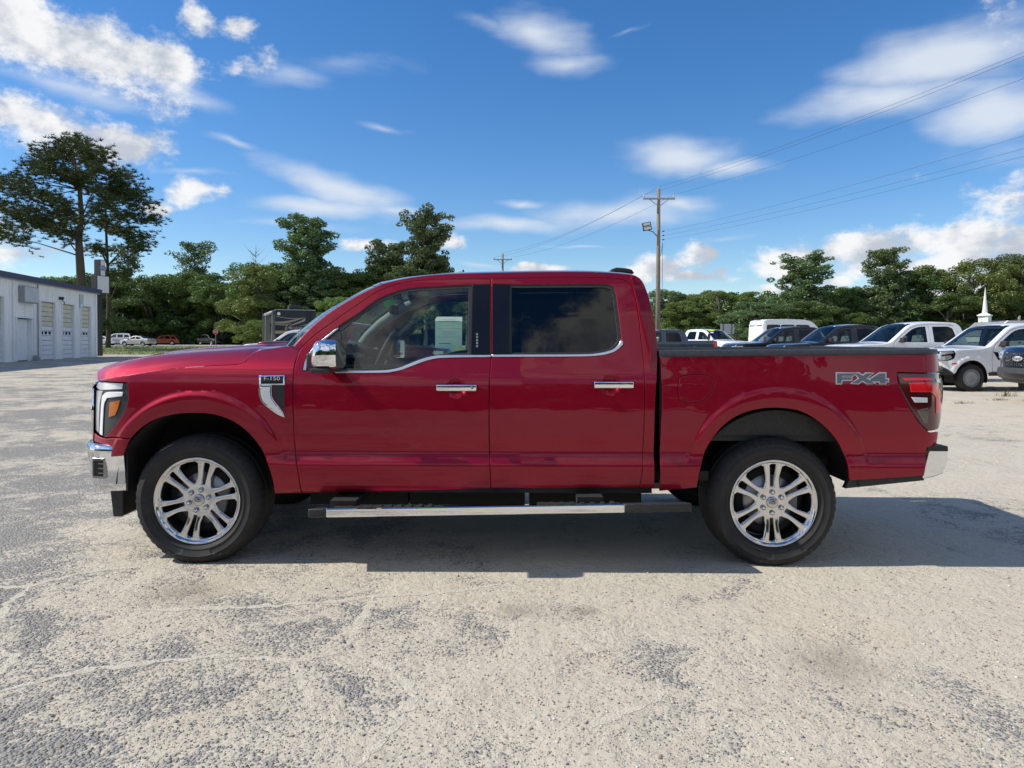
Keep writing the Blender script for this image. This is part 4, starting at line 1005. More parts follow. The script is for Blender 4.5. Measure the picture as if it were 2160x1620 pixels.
# ================================================================== the other vehicles (own builder, front at -x)
TYRE2 = RUBBER
STEEL = mat('painted_steel_wheel', (.30, .31, .33), .45, .5)
ALLOY = mat('alloy_wheel', (.55, .56, .58), .25, 1.0)
GREYPL = noisy('grey_plastic', (.035, .036, .038), (.05, .05, .052), 30, 3, .6)
_wheel_cache = {}
def wheel_meshes(style, R):
    key = (style, round(R, 3))
    if key in _wheel_cache: return _wheel_cache[key]
    b = R * (.66 if style != 'steel' else .63); w = .24; tmp = empty('tmp')
    t = MB().lathe([(b, .02), (b + .01, 0), (b + (R - b) * .5, -.012), (R - .025, .0), (R - .006, .02), (R, .05), (R, w - .05), (R - .01, w - .02), (R - .05, w), (b, w)], 40).build('tyre', TYRE2, tmp, True)
    circ = [(b * .97 * math.cos(a), b * .97 * math.sin(a)) for a in np.linspace(0, 2 * math.pi, 40, endpoint=False)]
    hol = []
    if style == 'steel':
        for k in range(14):
            a = 2 * math.pi * k / 14; ca, sa = math.cos(a), math.sin(a); hol.append([(b * .80 * ca - q * sa + p * ca, b * .80 * sa + q * ca + p * sa) for p, q in ((-.013, 0), (-.008, .013), (.010, .013), (.014, 0), (.010, -.013), (-.008, -.013))])
        Sf = lambda x, z: .035 - .02 * sstep(.35 * b, .65 * b, np.hypot(x, z)) + .022 * sstep(.78 * b, .97 * b, np.hypot(x, z)); m_ = STEEL
    else:
        n = 6 if style == 'six' else 5
        for k in range(n):
            a = 2 * math.pi * (k + .5) / n; ca, sa = math.cos(a), math.sin(a); wd = .75 * math.pi / n
            hol.append([(r_ * ca - q * sa, r_ * sa + q * ca) for r_, q in ((b * .36, -.012), (b * .6, -b * .6 * wd * .62), (b * .86, -b * .86 * wd * .66), (b * .9, 0), (b * .86, b * .86 * wd * .66), (b * .6, b * .6 * wd * .62), (b * .36, .012))])
        Sf = lambda x, z: .02 - .012 * sstep(.2 * b, .9 * b, np.hypot(x, z)); m_ = ALLOY
    f = panel('rim', tmp, circ, Sf, m_, holes=hol, h=.05, roll=.005, depth=.03, step=.03)
    br = MB().lathe([(b * .95, .03), (b, .0), (b + .008, .01), (b * .95, .15)], 40).build('rim_lip', m_, tmp, True)
    bk = MB().lathe([(0, .09), (b * .97, .10)], 24).build('rim_back', LINER, tmp, True)
    res = [('tyre', t.data), ('rim', f.data), ('rim_lip', br.data), ('rim_back', bk.data)]
    for o in (t, f, br, bk, tmp): bpy.data.objects.remove(o)
    _wheel_cache[key] = res; return res
def add_wheel(parent, style, R, x, y, flip, ang=0.0):
    w = empty('wheel', (x, y, R - .012), 0, parent); w.scale = (1, -1 if flip else 1, 1); w.rotation_euler = (0, ang, 0)
    for n, me in wheel_meshes(style, R): link(bpy.data.objects.new(n, me), w)
    return w
def vehicle(label, cat, loc, rotz, sp, paintm, group=None, name='parked_car', h=.06, far=False, glassm=None, wstyle='six', extra=None, trim=None, lidm=None):
    """body from a silhouette: side panels with doors and windows, and strips across for hood, screens, roof and tail"""
    L_, W_ = sp['L'], sp['W']; belt = sp['belt']; ox = -L_ / 2; sil = sp['sil']; sill = sp['sill']; trim = trim or BLACKP
    glassm = glassm or [glass('car_glass', (.50, .58, .57), 0, .6), GLASS_D]
    root = empty(name, loc, rotz); tag(root, label, cat, group)
    tk = sp.get('tumble', .27); bt = sp.get('taper', .20); rt = sp.get('rtaper', .08)
    def S(x, z):
        x = np.asarray(x, float) - ox; z = np.asarray(z, float)
        s = np.maximum(0, z - belt) * tk + .03 * np.clip((belt - z) / (belt - sill), 0, 1) * (.4 + .6 * sstep(.35, .0, (z - sill))) + .015 * sstep(belt - .12, belt + .04, z)
        s = s + bt * np.clip((.55 - x) / .55, 0, 1.2) ** 2.2 + rt * np.clip((x - L_ + .35) / .35, 0, 1.2) ** 2.2
        for xc, ra in sp['arch']:
            r = np.hypot(x - xc, z - sp['R']) / ra; s = s - .022 * sstep(1.30, 1.18, r) * (z > sill) * sstep(belt + .05, belt - .15, z)
        return s
    def sh(p): return [(x + ox, z) for x, z in p]
    pts = [(x, z) for x, z, _ in sil]
    bottom = []
    x_r, x_f = pts[-1][0], pts[0][0]
    for xc, ra in reversed(sp['arch']):
        dz = sill - sp['R']; hx = math.sqrt(max(ra * ra - dz * dz, .01)); a0 = math.atan2(dz, hx)
        bottom += [(xc + ra * math.cos(t), sp['R'] + ra * math.sin(t)) for t in np.linspace(a0, math.pi - a0, 15)]
    out = pts + bottom
    doors = sp['doors']; wins = sp['wins']
    freew = [w for w in wins if w[0] is None]
    side = panel('body_side', root, sh(out), S, paintm, holes=[sh(d) for d in doors] + [sh(w[1]) for w in freew], hw=W_, h=h, roll=.03 if not far else .02, depth=.05, step=.05, corner=rad(50))
    parts = [side]
    for i, d in enumerate(doors):
        dw = [w for w in wins if w[0] == i]
        dp = panel('door', root, sh(d), S, paintm, holes=[sh(w[1]) for w in dw], hw=W_, h=h, gap=.004, roll=.004, depth=.03, step=.05)
        for w in dw:
            panel('window_glass', dp, sh(w[1]), S, glassm[w[2]], hw=W_, h=.1, gap=-.006, roll=.001, depth=.002, lift=-.014, step=.06)
            panel('window_seal', dp, sh(w[1]), S, GLOSSB, holes=[[(a * .94 + c_[0] * .06, b * .94 + c_[1] * .06) for a, b in sh(w[1])] for c_ in [np.mean(sh(w[1]), axis=0)]], hw=W_, h=.1, gap=-.003, roll=.002, depth=.01, lift=-.006, step=.06)
        hx_ = max(p[0] for p in d) - .14; hz = belt - .16
        MB().box((hx_ + ox, -W_ + float(S(hx_ + ox, hz)) - .02, hz), (.17, .03, .03)).build('handle', sp.get('handle', paintm), dp, bevel=.008)
        parts.append(dp)
    for w in freew: parts.append(panel('window_glass', root, sh(w[1]), S, glassm[w[2]], hw=W_, h=.1, gap=-.006, roll=.001, depth=.002, lift=-.014, step=.06))
    for q in sp.get('lamps', ()):
        parts.append(panel(q[0], root, sh(q[1]), S, q[2], hw=W_, h=.05, roll=.006, depth=.03, lift=.004, step=.03))
    for p in parts: mirror_copy(p, root)
    # strips across the body
    Q = np.array(pts); nrow = []
    seg = []; i = 0
    while i < len(sil) - 1:
        j = i
        while j < len(sil) - 1 and sil[j][2] == sil[i][2]: j += 1
        seg.append((sil[i][2], i, j)); i = j
    mats = {'fascia': paintm, 'hood': paintm, 'windshield': glassm[0], 'roof': paintm, 'rear_screen': glassm[1], 'trunk_lid': paintm, 'bed_cover': lidm or GREYPL, 'tail_panel': paintm, 'cab_back': glassm[1], 'valance': trim}
    ns = 13
    def strip(name_, P2, mtl, parent, s0, s1, crown=.03):
        m = len(P2); P = np.zeros((m, ns, 3)); w = W_ - .05 - S(P2[:, 0], P2[:, 1]) + .002
        bow = sp.get('bow', .16) * np.clip((1.9 - (P2[:, 0] - ox)) / 1.9, .35, 1) * (P2[:, 0] - ox < 2.6)
        for j, s in enumerate(np.linspace(s0, s1, ns)):
            P[:, j, 0] = P2[:, 0] - bow * (1 - s * s); P[:, j, 1] = w * s; P[:, j, 2] = P2[:, 1] + crown * (1 - abs(s) ** 2.4) * (P2[:, 1] > belt - .25)
        return grid_surface(name_, parent, P, mtl, flip=True)
    full = smooth_poly([(x + ox, z) for x, z in pts], .12, rad(50), closed=False)
    def between(a, b):
        pa, pb = np.array([pts[a][0] + ox, pts[a][1]]), np.array([pts[b][0] + ox, pts[b][1]])
        ia = int(np.argmin(np.hypot(*(full - pa).T))); ib = int(np.argmin(np.hypot(*(full - pb).T))); return full[ia:ib + 1]
    strips = {}
    for nm, a, b in seg:
        P2 = between(a, b)
        if nm in ('windshield', 'rear_screen', 'cab_back'):
            g_ = strip(nm, P2, mats[nm], root, -.90, .90)
            for s0, s1 in ((-1, -.90), (.90, 1)): strip('pillar', P2, paintm, root, s0, s1)
        else: g_ = strip(nm, P2, mats[nm], root, -1, 1)
        strips.setdefault(nm, g_)
    # underside, wells, wheels
    MB().box((0, 0, sill + .05), (L_ * .86, W_ * 1.7, .06)).build('floor_pan', UNDER, root)
    for k, (xc, ra) in enumerate(sp['arch']):
        for sg in (-1, 1):
            a = np.linspace(-.3, math.pi + .3, 15)
            grid_surface('wheel_well', root, np.array([[(xc + ox + (ra + .02) * math.cos(t), sg * y, sp['R'] + (ra + .02) * math.sin(t)) for t in a] for y in (W_ - .07, W_ - .42)]), LINER)
            add_wheel(root, wstyle, sp['R'], xc + ox, sg * (W_ - .03), sg > 0, .3 * k)
            if sg < 0: MB().box((xc + ox, 0, sp['R'] + .1), (ra * 1.9, .04, ra * 1.6)).build('well_wall', LINER, root)
    # cabin
    if not far:
        xc_ = sp['cowl'] + ox
        MB().prism([(xc_ - .1, belt - .02), (xc_ + .35, belt + .02), (xc_ + .45, belt - .12), (xc_ + .4, belt - .5), (xc_ - .1, belt - .5)], 'y', -W_ + .14, W_ - .14).build('dashboard', INT_G, root, bevel=.03)
        sw = MB(); c_ = Vector((xc_ + .62, -W_ * .42, belt + .02)); sd = Vector((0, 1, 0)); up_ = Vector((.38, 0, .92))
        sw.tube([c_ + (sd * math.cos(t) + up_ * math.sin(t)) * .18 for t in np.linspace(0, 2 * math.pi, 21)], .018, 6); sw.build('steering_wheel', INT_D, root, True)
        for y in (-W_ * .42, W_ * .42):
            s_ = empty('seat', (0, 0, 0), 0, root)
            MB().box((xc_ + 1.22, y, belt - .02), (.16, .5, .62), M=Matrix.Rotation(rad(14), 3, 'Y')).build('backrest', INT_G, s_, bevel=.05)
            MB().box((xc_ + 1.31, y, belt + .36), (.1, .27, .18)).build('headrest', INT_G, s_, bevel=.03)
        if sp.get('rear_seat', True): MB().box((xc_ + 2.1, 0, belt), (.16, W_ * 1.5, .6), M=Matrix.Rotation(rad(14), 3, 'Y')).build('rear_bench', INT_D, root, bevel=.05)
        MB().box((xc_ + 1.0, 0, sill + .12), (2.4, W_ * 1.7, .05)).build('cabin_floor', INT_D, root)
    # mirrors
    mx, mz = sp['mirror']
    for sg in (-1, 1):
        y0 = W_ - float(S(mx + ox, mz))
        r_ = empty('side_mirror', (mx + ox, sg * (y0 + .13), mz), 0, root)
        MB().box((0, 0, .04), (.12, .20, .15)).build('mirror_housing', sp.get('mirror_mat', trim), r_, bevel=.035, seg=3, auto=rad(60))
        MB().box((.03, -sg * .10, -.02), (.06, .12, .05)).build('mirror_arm', trim, r_, bevel=.01)
    ctx = dict(root=root, S=S, ox=ox, W=W_, sp=sp, strips=strips, full=full, bow=sp.get('bow', .16))
    def fpanel(name_, poly, mtl, lift=.01, parent=None, depth=.02, roll=.006, holes=()):
        """piece laid on the nose, outline in (y,z)"""
        lowp = full[: int(np.argmax(full[:, 1] > belt - .02)) + 1]
        o_ = np.argsort(lowp[:, 1])
        def Sx(y, z):
            xx = np.interp(z, lowp[o_, 1], lowp[o_, 0]); return xx - ctx['bow'] * (1 - np.clip(np.abs(y) / (W_ - .22), 0, 1.15) ** 2)
        e_ = panel(name_, parent or root, [(-y, z) for y, z in poly], Sx, mtl, holes=[[(-y, z) for y, z in q] for q in holes], hw=0, h=.08, lift=lift, depth=depth, roll=roll, step=.04)
        e_.rotation_euler = (0, 0, rad(-90)); return e_
    def rpanel(name_, poly, mtl, x, parent=None):
        e_ = panel(name_, parent or root, poly, lambda a, b: 0 * a - (x + ox), mtl, hw=0, h=.15, lift=.012, depth=.02, roll=.01, step=.05)
        e_.rotation_euler = (0, 0, rad(90)); return e_
    ctx['front'] = fpanel; ctx['rear'] = rpanel
    if extra: extra(ctx)
    return root
def rect(x0, z0, x1, z1, r=.02): return [(x0 + r, z0), (x1 - r, z0), (x1, z0 + r), (x1, z1 - r), (x1 - r, z1), (x0 + r, z1), (x0, z1 - r), (x0, z0 + r)]
LAMP_G = mat('headlamp_glass', (.55, .57, .6), .08, .6, 1.0)

def pickup_spec(L=5.37, W=.96, H=1.87, R=.39, kx=1.0, fender=1.0, lidz=1.22):
    k = L / 5.37; zt = H / 1.87; X = lambda x: x * k; Z = lambda z: z * zt
    sil = [(X(.06), .42, 'valance'), (X(.0), .55, 'fascia'), (X(.0), Z(.80), 'fascia'), (X(.02), Z(1.00), 'fascia'), (X(.10), Z(1.08), 'hood'), (X(.35), Z(1.13), 'hood'), (X(1.25), Z(1.19), 'hood'), (X(1.40), Z(1.225), 'windshield'), (X(2.10), Z(1.745), 'windshield'),
           (X(2.25), Z(1.80), 'roof'), (X(2.6), Z(1.855), 'roof'), (X(3.2), Z(1.865), 'roof'), (X(3.66), Z(1.82), 'roof'), (X(3.76), Z(1.74), 'cab_back'), (X(3.93), Z(lidz), 'cab_back'), (X(3.97), Z(lidz - .015), 'bed_cover'), (X(5.30), Z(lidz - .01), 'bed_cover'), (X(5.34), Z(lidz - .03), 'tail_panel'), (X(5.36), Z(.9), 'tail_panel'), (X(5.34), .60, 'tail_panel'), (X(5.25), .50, 'tail_panel')]
    d1 = [(X(1.52), .52), (X(1.50), Z(1.0)), (X(1.56), Z(1.22)), (X(1.72), Z(1.37)), (X(2.18), Z(1.69)), (X(2.45), Z(1.76)), (X(2.72), Z(1.775)), (X(2.72), .52)]
    d2 = [(X(2.73), .52), (X(2.73), Z(1.775)), (X(3.3), Z(1.775)), (X(3.52), Z(1.75)), (X(3.62), Z(1.62)), (X(3.70), Z(1.2)), (X(3.66), .95), (X(3.60), .52)]
    w1 = [(X(1.66), Z(1.235)), (X(1.82), Z(1.375)), (X(2.22), Z(1.655)), (X(2.42), Z(1.71)), (X(2.62), Z(1.72)), (X(2.62), Z(1.235))]
    w2 = [(X(2.84), Z(1.235)), (X(2.84), Z(1.72)), (X(3.38), Z(1.715)), (X(3.50), Z(1.66)), (X(3.60), Z(1.30)), (X(3.56), Z(1.235))]
    lamps = [('headlight', [(X(.06), Z(.87)), (X(.07), Z(1.03)), (X(.34), Z(1.05)), (X(.38), Z(.98)), (X(.26), Z(.88))], LAMP_G),
             ('tail_light', [(X(5.12), Z(lidz - .06)), (X(5.31), Z(lidz - .06)), (X(5.31), Z(.82)), (X(5.22), Z(.84))], RED_L)]
    return dict(L=L, W=W, belt=Z(1.21), sil=sil, sill=.46, arch=[(X(.92), R + .09), (X(4.22), R + .09)], R=R, doors=[d1, d2], wins=[(0, w1, 0), (1, w2, 1)], lamps=lamps, cowl=X(1.40), mirror=(X(1.74), Z(1.26)), handle=BLACKP)
def pickup_front(c, emblem=False, script=False, bar=None):
    W, f, z0 = c['W'], c['front'], c['sp']['belt']
    k = z0 / 1.21
    g_ = f('grille', rect(-.60, .74 * k, .60, 1.03 * k, .05), GLOSSB, .012)
    for sg in (-1, 1): f('headlamp', [(sg * .62, .86 * k), (sg * .62, 1.04 * k), (sg * .86, 1.04 * k), (sg * .86, .88 * k)], LAMP_G, .014)
    f('bumper', rect(-.90, .50, .90, .70 * k, .06), bar or GREYPL, .03, depth=.08, roll=.02)
    f('lower_intake', rect(-.55, .53, .55, .62, .02), GLOSSB, .036)
    if emblem:
        ov = [(.13 * math.cos(a), .885 * k + .052 * math.sin(a)) for a in np.linspace(0, 2 * math.pi, 28, endpoint=False)]
        e_ = f('emblem', ov, mat('emblem_silver', (.75, .77, .8), .25, .4), .045, g_ if False else c['root'], depth=.03, roll=.008)
        x_ = float(np.interp(.885 * k, *np.array(sorted([(q[1], q[0]) for q in c['full'] if q[0] < c['ox'] + .5 and q[1] < z0])).T)) - c['bow'] - .050
        text('emblem_script', 'Ford', .115, mat('emblem_ink', (.12, .14, .18), .4), c['root'], (x_, 0, .885 * k), (rad(90), 0, rad(-90)), .003, shear=.3)
        for r_ in range(4):                                   # rows of hexagonal mesh
            for q in range(9):
                y = -.56 + q * .14 + (.07 if r_ % 2 else 0); z = .775 * k + r_ * .075
                if abs(y) > .56 or (abs(y) < .17 and abs(z - .885 * k) < .08): continue
                hx = [(y + .058 * math.cos(a), z + .040 * math.sin(a)) for a in np.linspace(0, 2 * math.pi, 6, endpoint=False)]
                hi = [(y + .046 * math.cos(a), z + .030 * math.sin(a)) for a in np.linspace(0, 2 * math.pi, 6, endpoint=False)]
                f('mesh_cell', hx, CHROME_D, .022, c['root'], depth=.01, roll=.002, holes=[hi])
def gpos(x, y): return (x, y, gz_(x, y))
WHITE = paint('white_paint', (.78, .79, .80), 0.0, .4)
NAVY = paint('navy_paint', (.006, .012, .045), .4, .3)
DARKG = paint('dark_grey_paint', (.030, .034, .042), .6, .3)
DARKG2 = paint('carbon_paint', (.026, .028, .034), .6, .3)
BLUEG = paint('blue_grey_paint', (.050, .070, .10), .55, .3)
MAROON = paint('maroon_paint', (.10, .008, .018), .55, .3)
BLACKC = paint('black_car_paint', (.010, .010, .012), .3, .3)
ORANGE = paint('copper_paint', (.28, .045, .012), .6, .32)
SILVER = paint('silver_paint', (.52, .51, .48), .5, .35)
def place(front_x, cy, L, rotz):
    """root location for a vehicle whose nose is at front_x (heading -x when rotz = 0)"""
    return (front_x + L / 2 * math.cos(rotz), cy + L / 2 * math.sin(rotz))
def label_paper(c, y, t0, t1, sc=(.14, .09)):
    full = c['full']; pass
def wind_sticker(c, s=-.78):
    """white slip at the top of the windshield"""
    me = c['strips']['windshield'].data; n = 13; m = len(me.vertices) // n
    a = me.vertices[(m - 2) * n + 1].co; b = me.vertices[(m - 2) * n + 2].co; d = me.vertices[(m - 1) * n + 1].co; e = me.vertices[(m - 1) * n + 2].co
    off = Vector((-.012, 0, .012))
    mk('windshield_slip', [a + off, b + off, a.lerp(b, 1) + (e - b) * .55 + off, a + (d - a) * .55 + off], [(0, 1, 2, 3)], WHITE_P, c['root'])
def slip_in_window(c, x, z, w=.14, h_=.10, m_=None):
    S, ox, W = c['S'], c['ox'], c['W']
    MB().box((x + ox, -W + float(S(x + ox, z)) + .03, z), (w, .003, h_)).build('window_slip', m_ or PAPER, c['root'])
# ---- row on the right, parked nose to the left
G_ROW = 'pickups parked in the row on the right'
def ex_mav(c):
    pickup_front(c); wind_sticker(c)
    f = c['front']
    S, ox, W = c['S'], c['ox'], c['W']
    for nm, q, m_, lf in (('lower_cladding', [(.03, .42), (.0, .52), (.06, .66), (.16, .62), (.34, .50), (.40, .42)], BLACKP, .010), ('sill_cladding', [(1.33, .40), (1.33, .50), (3.35, .50), (3.35, .40)], BLACKP, .008), ('fender_louvre', [(1.42, 1.02), (1.55, 1.00), (1.62, .82), (1.57, .80)], GLOSSB, .008), ('side_marker', [(.32, .70), (.45, .70), (.45, .73), (.34, .73)], RED_L, .006), ('headlight_frame', [(.05, .80), (.06, 1.03), (.36, 1.05), (.42, .97), (.38, .84), (.22, .78)], GLOSSB, .002)):
        o = panel(nm, c['root'], [(x + ox, z) for x, z in q], S, m_, hw=W, h=.06, roll=.004, depth=.02, lift=lf, step=.04); mirror_copy(o, c['root'])
    for q in ([(.07, .93), (.08, 1.02), (.33, 1.035), (.37, .98)], [(.07, .81), (.07, .89), (.30, .92), (.33, .86), (.21, .80)]):
        o = panel('headlamp_lens', c['root'], [(x + ox, z) for x, z in q], S, LAMP_G, hw=W, h=.06, roll=.004, depth=.02, lift=.009, step=.04); mirror_copy(o, c['root'])
    MB().tube([(.55, .1, 1.72), (.95, .1, 2.0)], .006, 5).build('roof_aerial', BLACKP, c['root'])
    MB().box((.5, .1, 1.755), (.2, .1, .05)).build('aerial_base', BLACKP, c['root'], bevel=.02)
msp = pickup_spec(5.07, .925, 1.745, .355, lidz=1.20); msp['lamps'] = msp['lamps'][1:]
lx, ly = place(10.75, 18.85, 5.07, rad(5))
vehicle('white pickup with bare steel wheels and black cladding beside the navy pickup', 'pickup truck', gpos(lx, ly), rad(5), msp, WHITE, G_ROW, 'parked_pickup', .05, extra=ex_mav, wstyle='steel')
def ex_std(c): pickup_front(c); wind_sticker(c); slip_in_window(c, 2.45, 1.33)
for fx, cy, m_, lab, wl in ((10.4, 23.1, WHITE, 'white pickup with alloy wheels between the dark pickups and the steel wheeled one', 1), (10.0, 27.2, DARKG, 'dark grey pickup right beside the white one, nearer of the two dark pickups', 0), (9.45, 31.2, DARKG2, 'dark grey pickup at the far left end of the row before the van', 0)):
    lx, ly = place(fx, cy, 5.37, rad(3))
    vehicle(lab, 'pickup truck', gpos(lx, ly), rad(3), pickup_spec(5.37, .96, 1.89), m_, G_ROW, 'parked_pickup', .06, extra=ex_std)
lx, ly = place(10.55, 14.55, 5.9, 0)
bsp = pickup_spec(5.9, 1.0, 1.96, .41, lidz=1.28)
vehicle('dark navy blue pickup with mesh grille and oval badge cut by the right edge', 'pickup truck', gpos(lx, ly), 0, bsp, NAVY, G_ROW, 'parked_pickup', .05, extra=lambda c: pickup_front(c, True))
# ---- pickups behind the bed and the hood
f150 = lambda: pickup_spec(5.9, 1.0, 1.96, .41, lidz=1.30)
lx = 11.05 - 2.95
vehicle('blue grey pickup seen from the side between the red cab and the hedge', 'pickup truck', gpos(lx, 39), rad(0), f150(), BLUEG, None, 'parked_pickup', .08, extra=lambda c: slip_in_window(c, 2.65, 1.45, .16, .22))
lx = -7.95 + 2.95
vehicle('maroon pickup facing right behind the red truck, seen through its front window', 'pickup truck', gpos(lx, 23), rad(180), f150(), MAROON, None, 'parked_pickup', .08, extra=lambda c: [mirror_copy(panel('fender_vent', c['root'], [(x + c['ox'], z) for x, z in [(1.30, 1.10), (1.42, 1.10), (1.41, 1.0), (1.56, .86), (1.50, .86), (1.30, 1.0)]], c['S'], CHROME, hw=c['W'], h=.05, roll=.003, depth=.01, lift=.008, step=.03), c['root'])])
lx, ly = place(-14.4, 38.5, 5.9, rad(4))
vehicle('white pickup facing left in front of the black motorhome', 'pickup truck', gpos(lx, ly), rad(4), f150(), WHITE, None, 'parked_pickup', .08, extra=lambda c: wind_sticker(c))
def ex_work(c):
    wind_sticker(c)
    me = c['strips']['windshield'].data; n = 13; m = len(me.vertices) // n; V = lambda i, j: me.vertices[i * n + j].co + Vector((-.014, 0, .014))
    mk('windshield_banner', [V(m - 4, 7), V(m - 4, 11), V(m - 1, 11), V(m - 1, 7)], [(0, 1, 2, 3)], mat('banner_yellow', (.62, .75, .04), .5), c['root'])
    mk('windshield_slip', [V(m - 6, 9), V(m - 6, 11), V(m - 5, 11), V(m - 5, 9)], [(0, 1, 2, 3)], WHITE_P, c['root'])
    W = c['W']; ox = c['ox']
    for sg in (-1, 1): MB().box((1.7 + ox, sg * (W + .22), 1.55), (.08, .18, .36)).build('tow_mirror', BLACKP, c['root'], bevel=.02)
q = at(1487, 712, 47)
vehicle('white work pickup with a neon yellow windshield banner behind the blue grey pickup', 'pickup truck', gpos(q.x + .6, 48.5), rad(118), pickup_spec(6.2, 1.0, 2.05, .41, lidz=1.35), WHITE, None, 'parked_pickup', .08, extra=ex_work)
# ---- vans
def van_spec(L=6.0, W=1.03, H=2.75):
    s = H / 2.75
    sil = [(.06, .40, 'valance'), (0, .55, 'fascia'), (.03, .95, 'fascia'), (.10, 1.10, 'hood'), (.85, 1.36, 'hood'), (1.0, 1.44, 'windshield'), (1.62, 2.16 * s, 'windshield'), (1.75, 2.30 * s, 'roof'), (2.1, 2.60 * s, 'roof'), (2.6, 2.73 * s, 'roof'), (L - .4, 2.74 * s, 'roof'), (L - .12, 2.66 * s, 'tail_panel'), (L - .02, 2.40 * s, 'tail_panel'), (L, 1.0, 'tail_panel'), (L - .02, .45, 'tail_panel')]
    d1 = [(1.15, .5), (1.12, 1.3), (1.28, 1.48), (1.72, 1.98 * s), (2.15, 2.02 * s), (2.15, .5)]
    w1 = [(1.32, 1.40), (1.42, 1.52), (1.76, 1.92 * s), (2.07, 1.95 * s), (2.07, 1.40)]
    ws = [(0, w1, 0)] + [(None, rect(a, 1.55, b, 2.38 * s, .06), 1) for a, b in ((2.35, 3.45), (3.52, 4.6), (4.67, 5.7))]
    return dict(L=L, W=W, belt=1.38, sil=sil, sill=.42, arch=[(.98, .44), (4.55, .44)], R=.35, doors=[d1], wins=ws, cowl=1.05, mirror=(1.35, 1.45), tumble=.10, taper=.22, rtaper=.10, bow=.2,
                lamps=[('headlight', [(.06, .86), (.08, 1.06), (.5, 1.20), (.42, 1.0)], LAMP_G), ('tail_light', [(L - .16, 1.0), (L - .16, 1.55), (L - .04, 1.55), (L - .04, 1.0)], RED_L)])
def ex_van(c):
    r, L_ = c['rear'], c['sp']['L']; s = c['sp']['sil'][10][1] / 2.74
    for sg in (-1, 1): r('rear_window', [(sg * .08, 1.42), (sg * .74, 1.42), (sg * .72, 2.36 * s), (sg * .08, 2.36 * s)], GLASS_D, L_ - .015)
    MB().box((c['ox'] + L_ - .16, 0, 2.76 * s), (.10, .55, .07)).build('stop_lamp', RED_LD, c['root'], bevel=.02)
v0 = at(1600, 700, 49)
rz = rad(180 + 14)
cx = v0.x + 3.0 * math.cos(rad(14)); cy = 49 + 3.0 * math.sin(rad(14)) + .6
vehicle('white high roof passenger van with dark windows behind the dark pickups', 'van', gpos(cx, cy), rz, van_spec(), WHITE, None, 'passenger_van', .12, extra=ex_van)
v0 = at(1405, 700, 52)
vehicle('white van whose rounded top shows behind the utility pole', 'van', gpos(v0.x - 2.45, 52), rad(180), van_spec(6, 1.03, 2.62), WHITE, None, 'cargo_van', .12, extra=ex_van)
# ---- cars on the far road at the left
def sedan_spec():
    sil = [(.06, .32, 'valance'), (0, .48, 'fascia'), (.05, .66, 'fascia'), (.25, .74, 'hood'), (1.05, .91, 'hood'), (1.25, .95, 'windshield'), (2.0, 1.38, 'windshield'), (2.2, 1.42, 'roof'), (2.7, 1.44, 'roof'), (3.15, 1.39, 'rear_screen'), (3.85, 1.07, 'rear_screen'), (3.95, 1.05, 'trunk_lid'), (4.58, 1.02, 'trunk_lid'), (4.70, .95, 'tail_panel'), (4.75, .6, 'tail_panel'), (4.68, .34, 'tail_panel')]
    d1 = [(1.5, .4), (1.45, .85), (1.52, .98), (2.05, 1.34), (2.55, 1.37), (2.58, .4)]; d2 = [(2.59, .4), (2.56, 1.37), (3.1, 1.34), (3.55, 1.08), (3.62, .85), (3.4, .55), (3.3, .4)]
    w1 = [(1.68, .99), (2.1, 1.29), (2.5, 1.32), (2.5, .99)]; w2 = [(2.63, .99), (2.62, 1.32), (3.05, 1.29), (3.40, 1.08), (3.40, .99)]
    return dict(L=4.75, W=.90, belt=.97, sil=sil, sill=.30, arch=[(.88, .37), (3.72, .37)], R=.315, doors=[d1, d2], wins=[(0, w1, 0), (1, w2, 0)], cowl=1.25, mirror=(1.62, .98), tumble=.42, taper=.22, rtaper=.14,
                lamps=[('headlight', [(.06, .58), (.08, .70), (.4, .76), (.36, .64)], LAMP_G), ('tail_light', [(4.45, .78), (4.48, .93), (4.70, .92), (4.70, .76)], RED_L)])
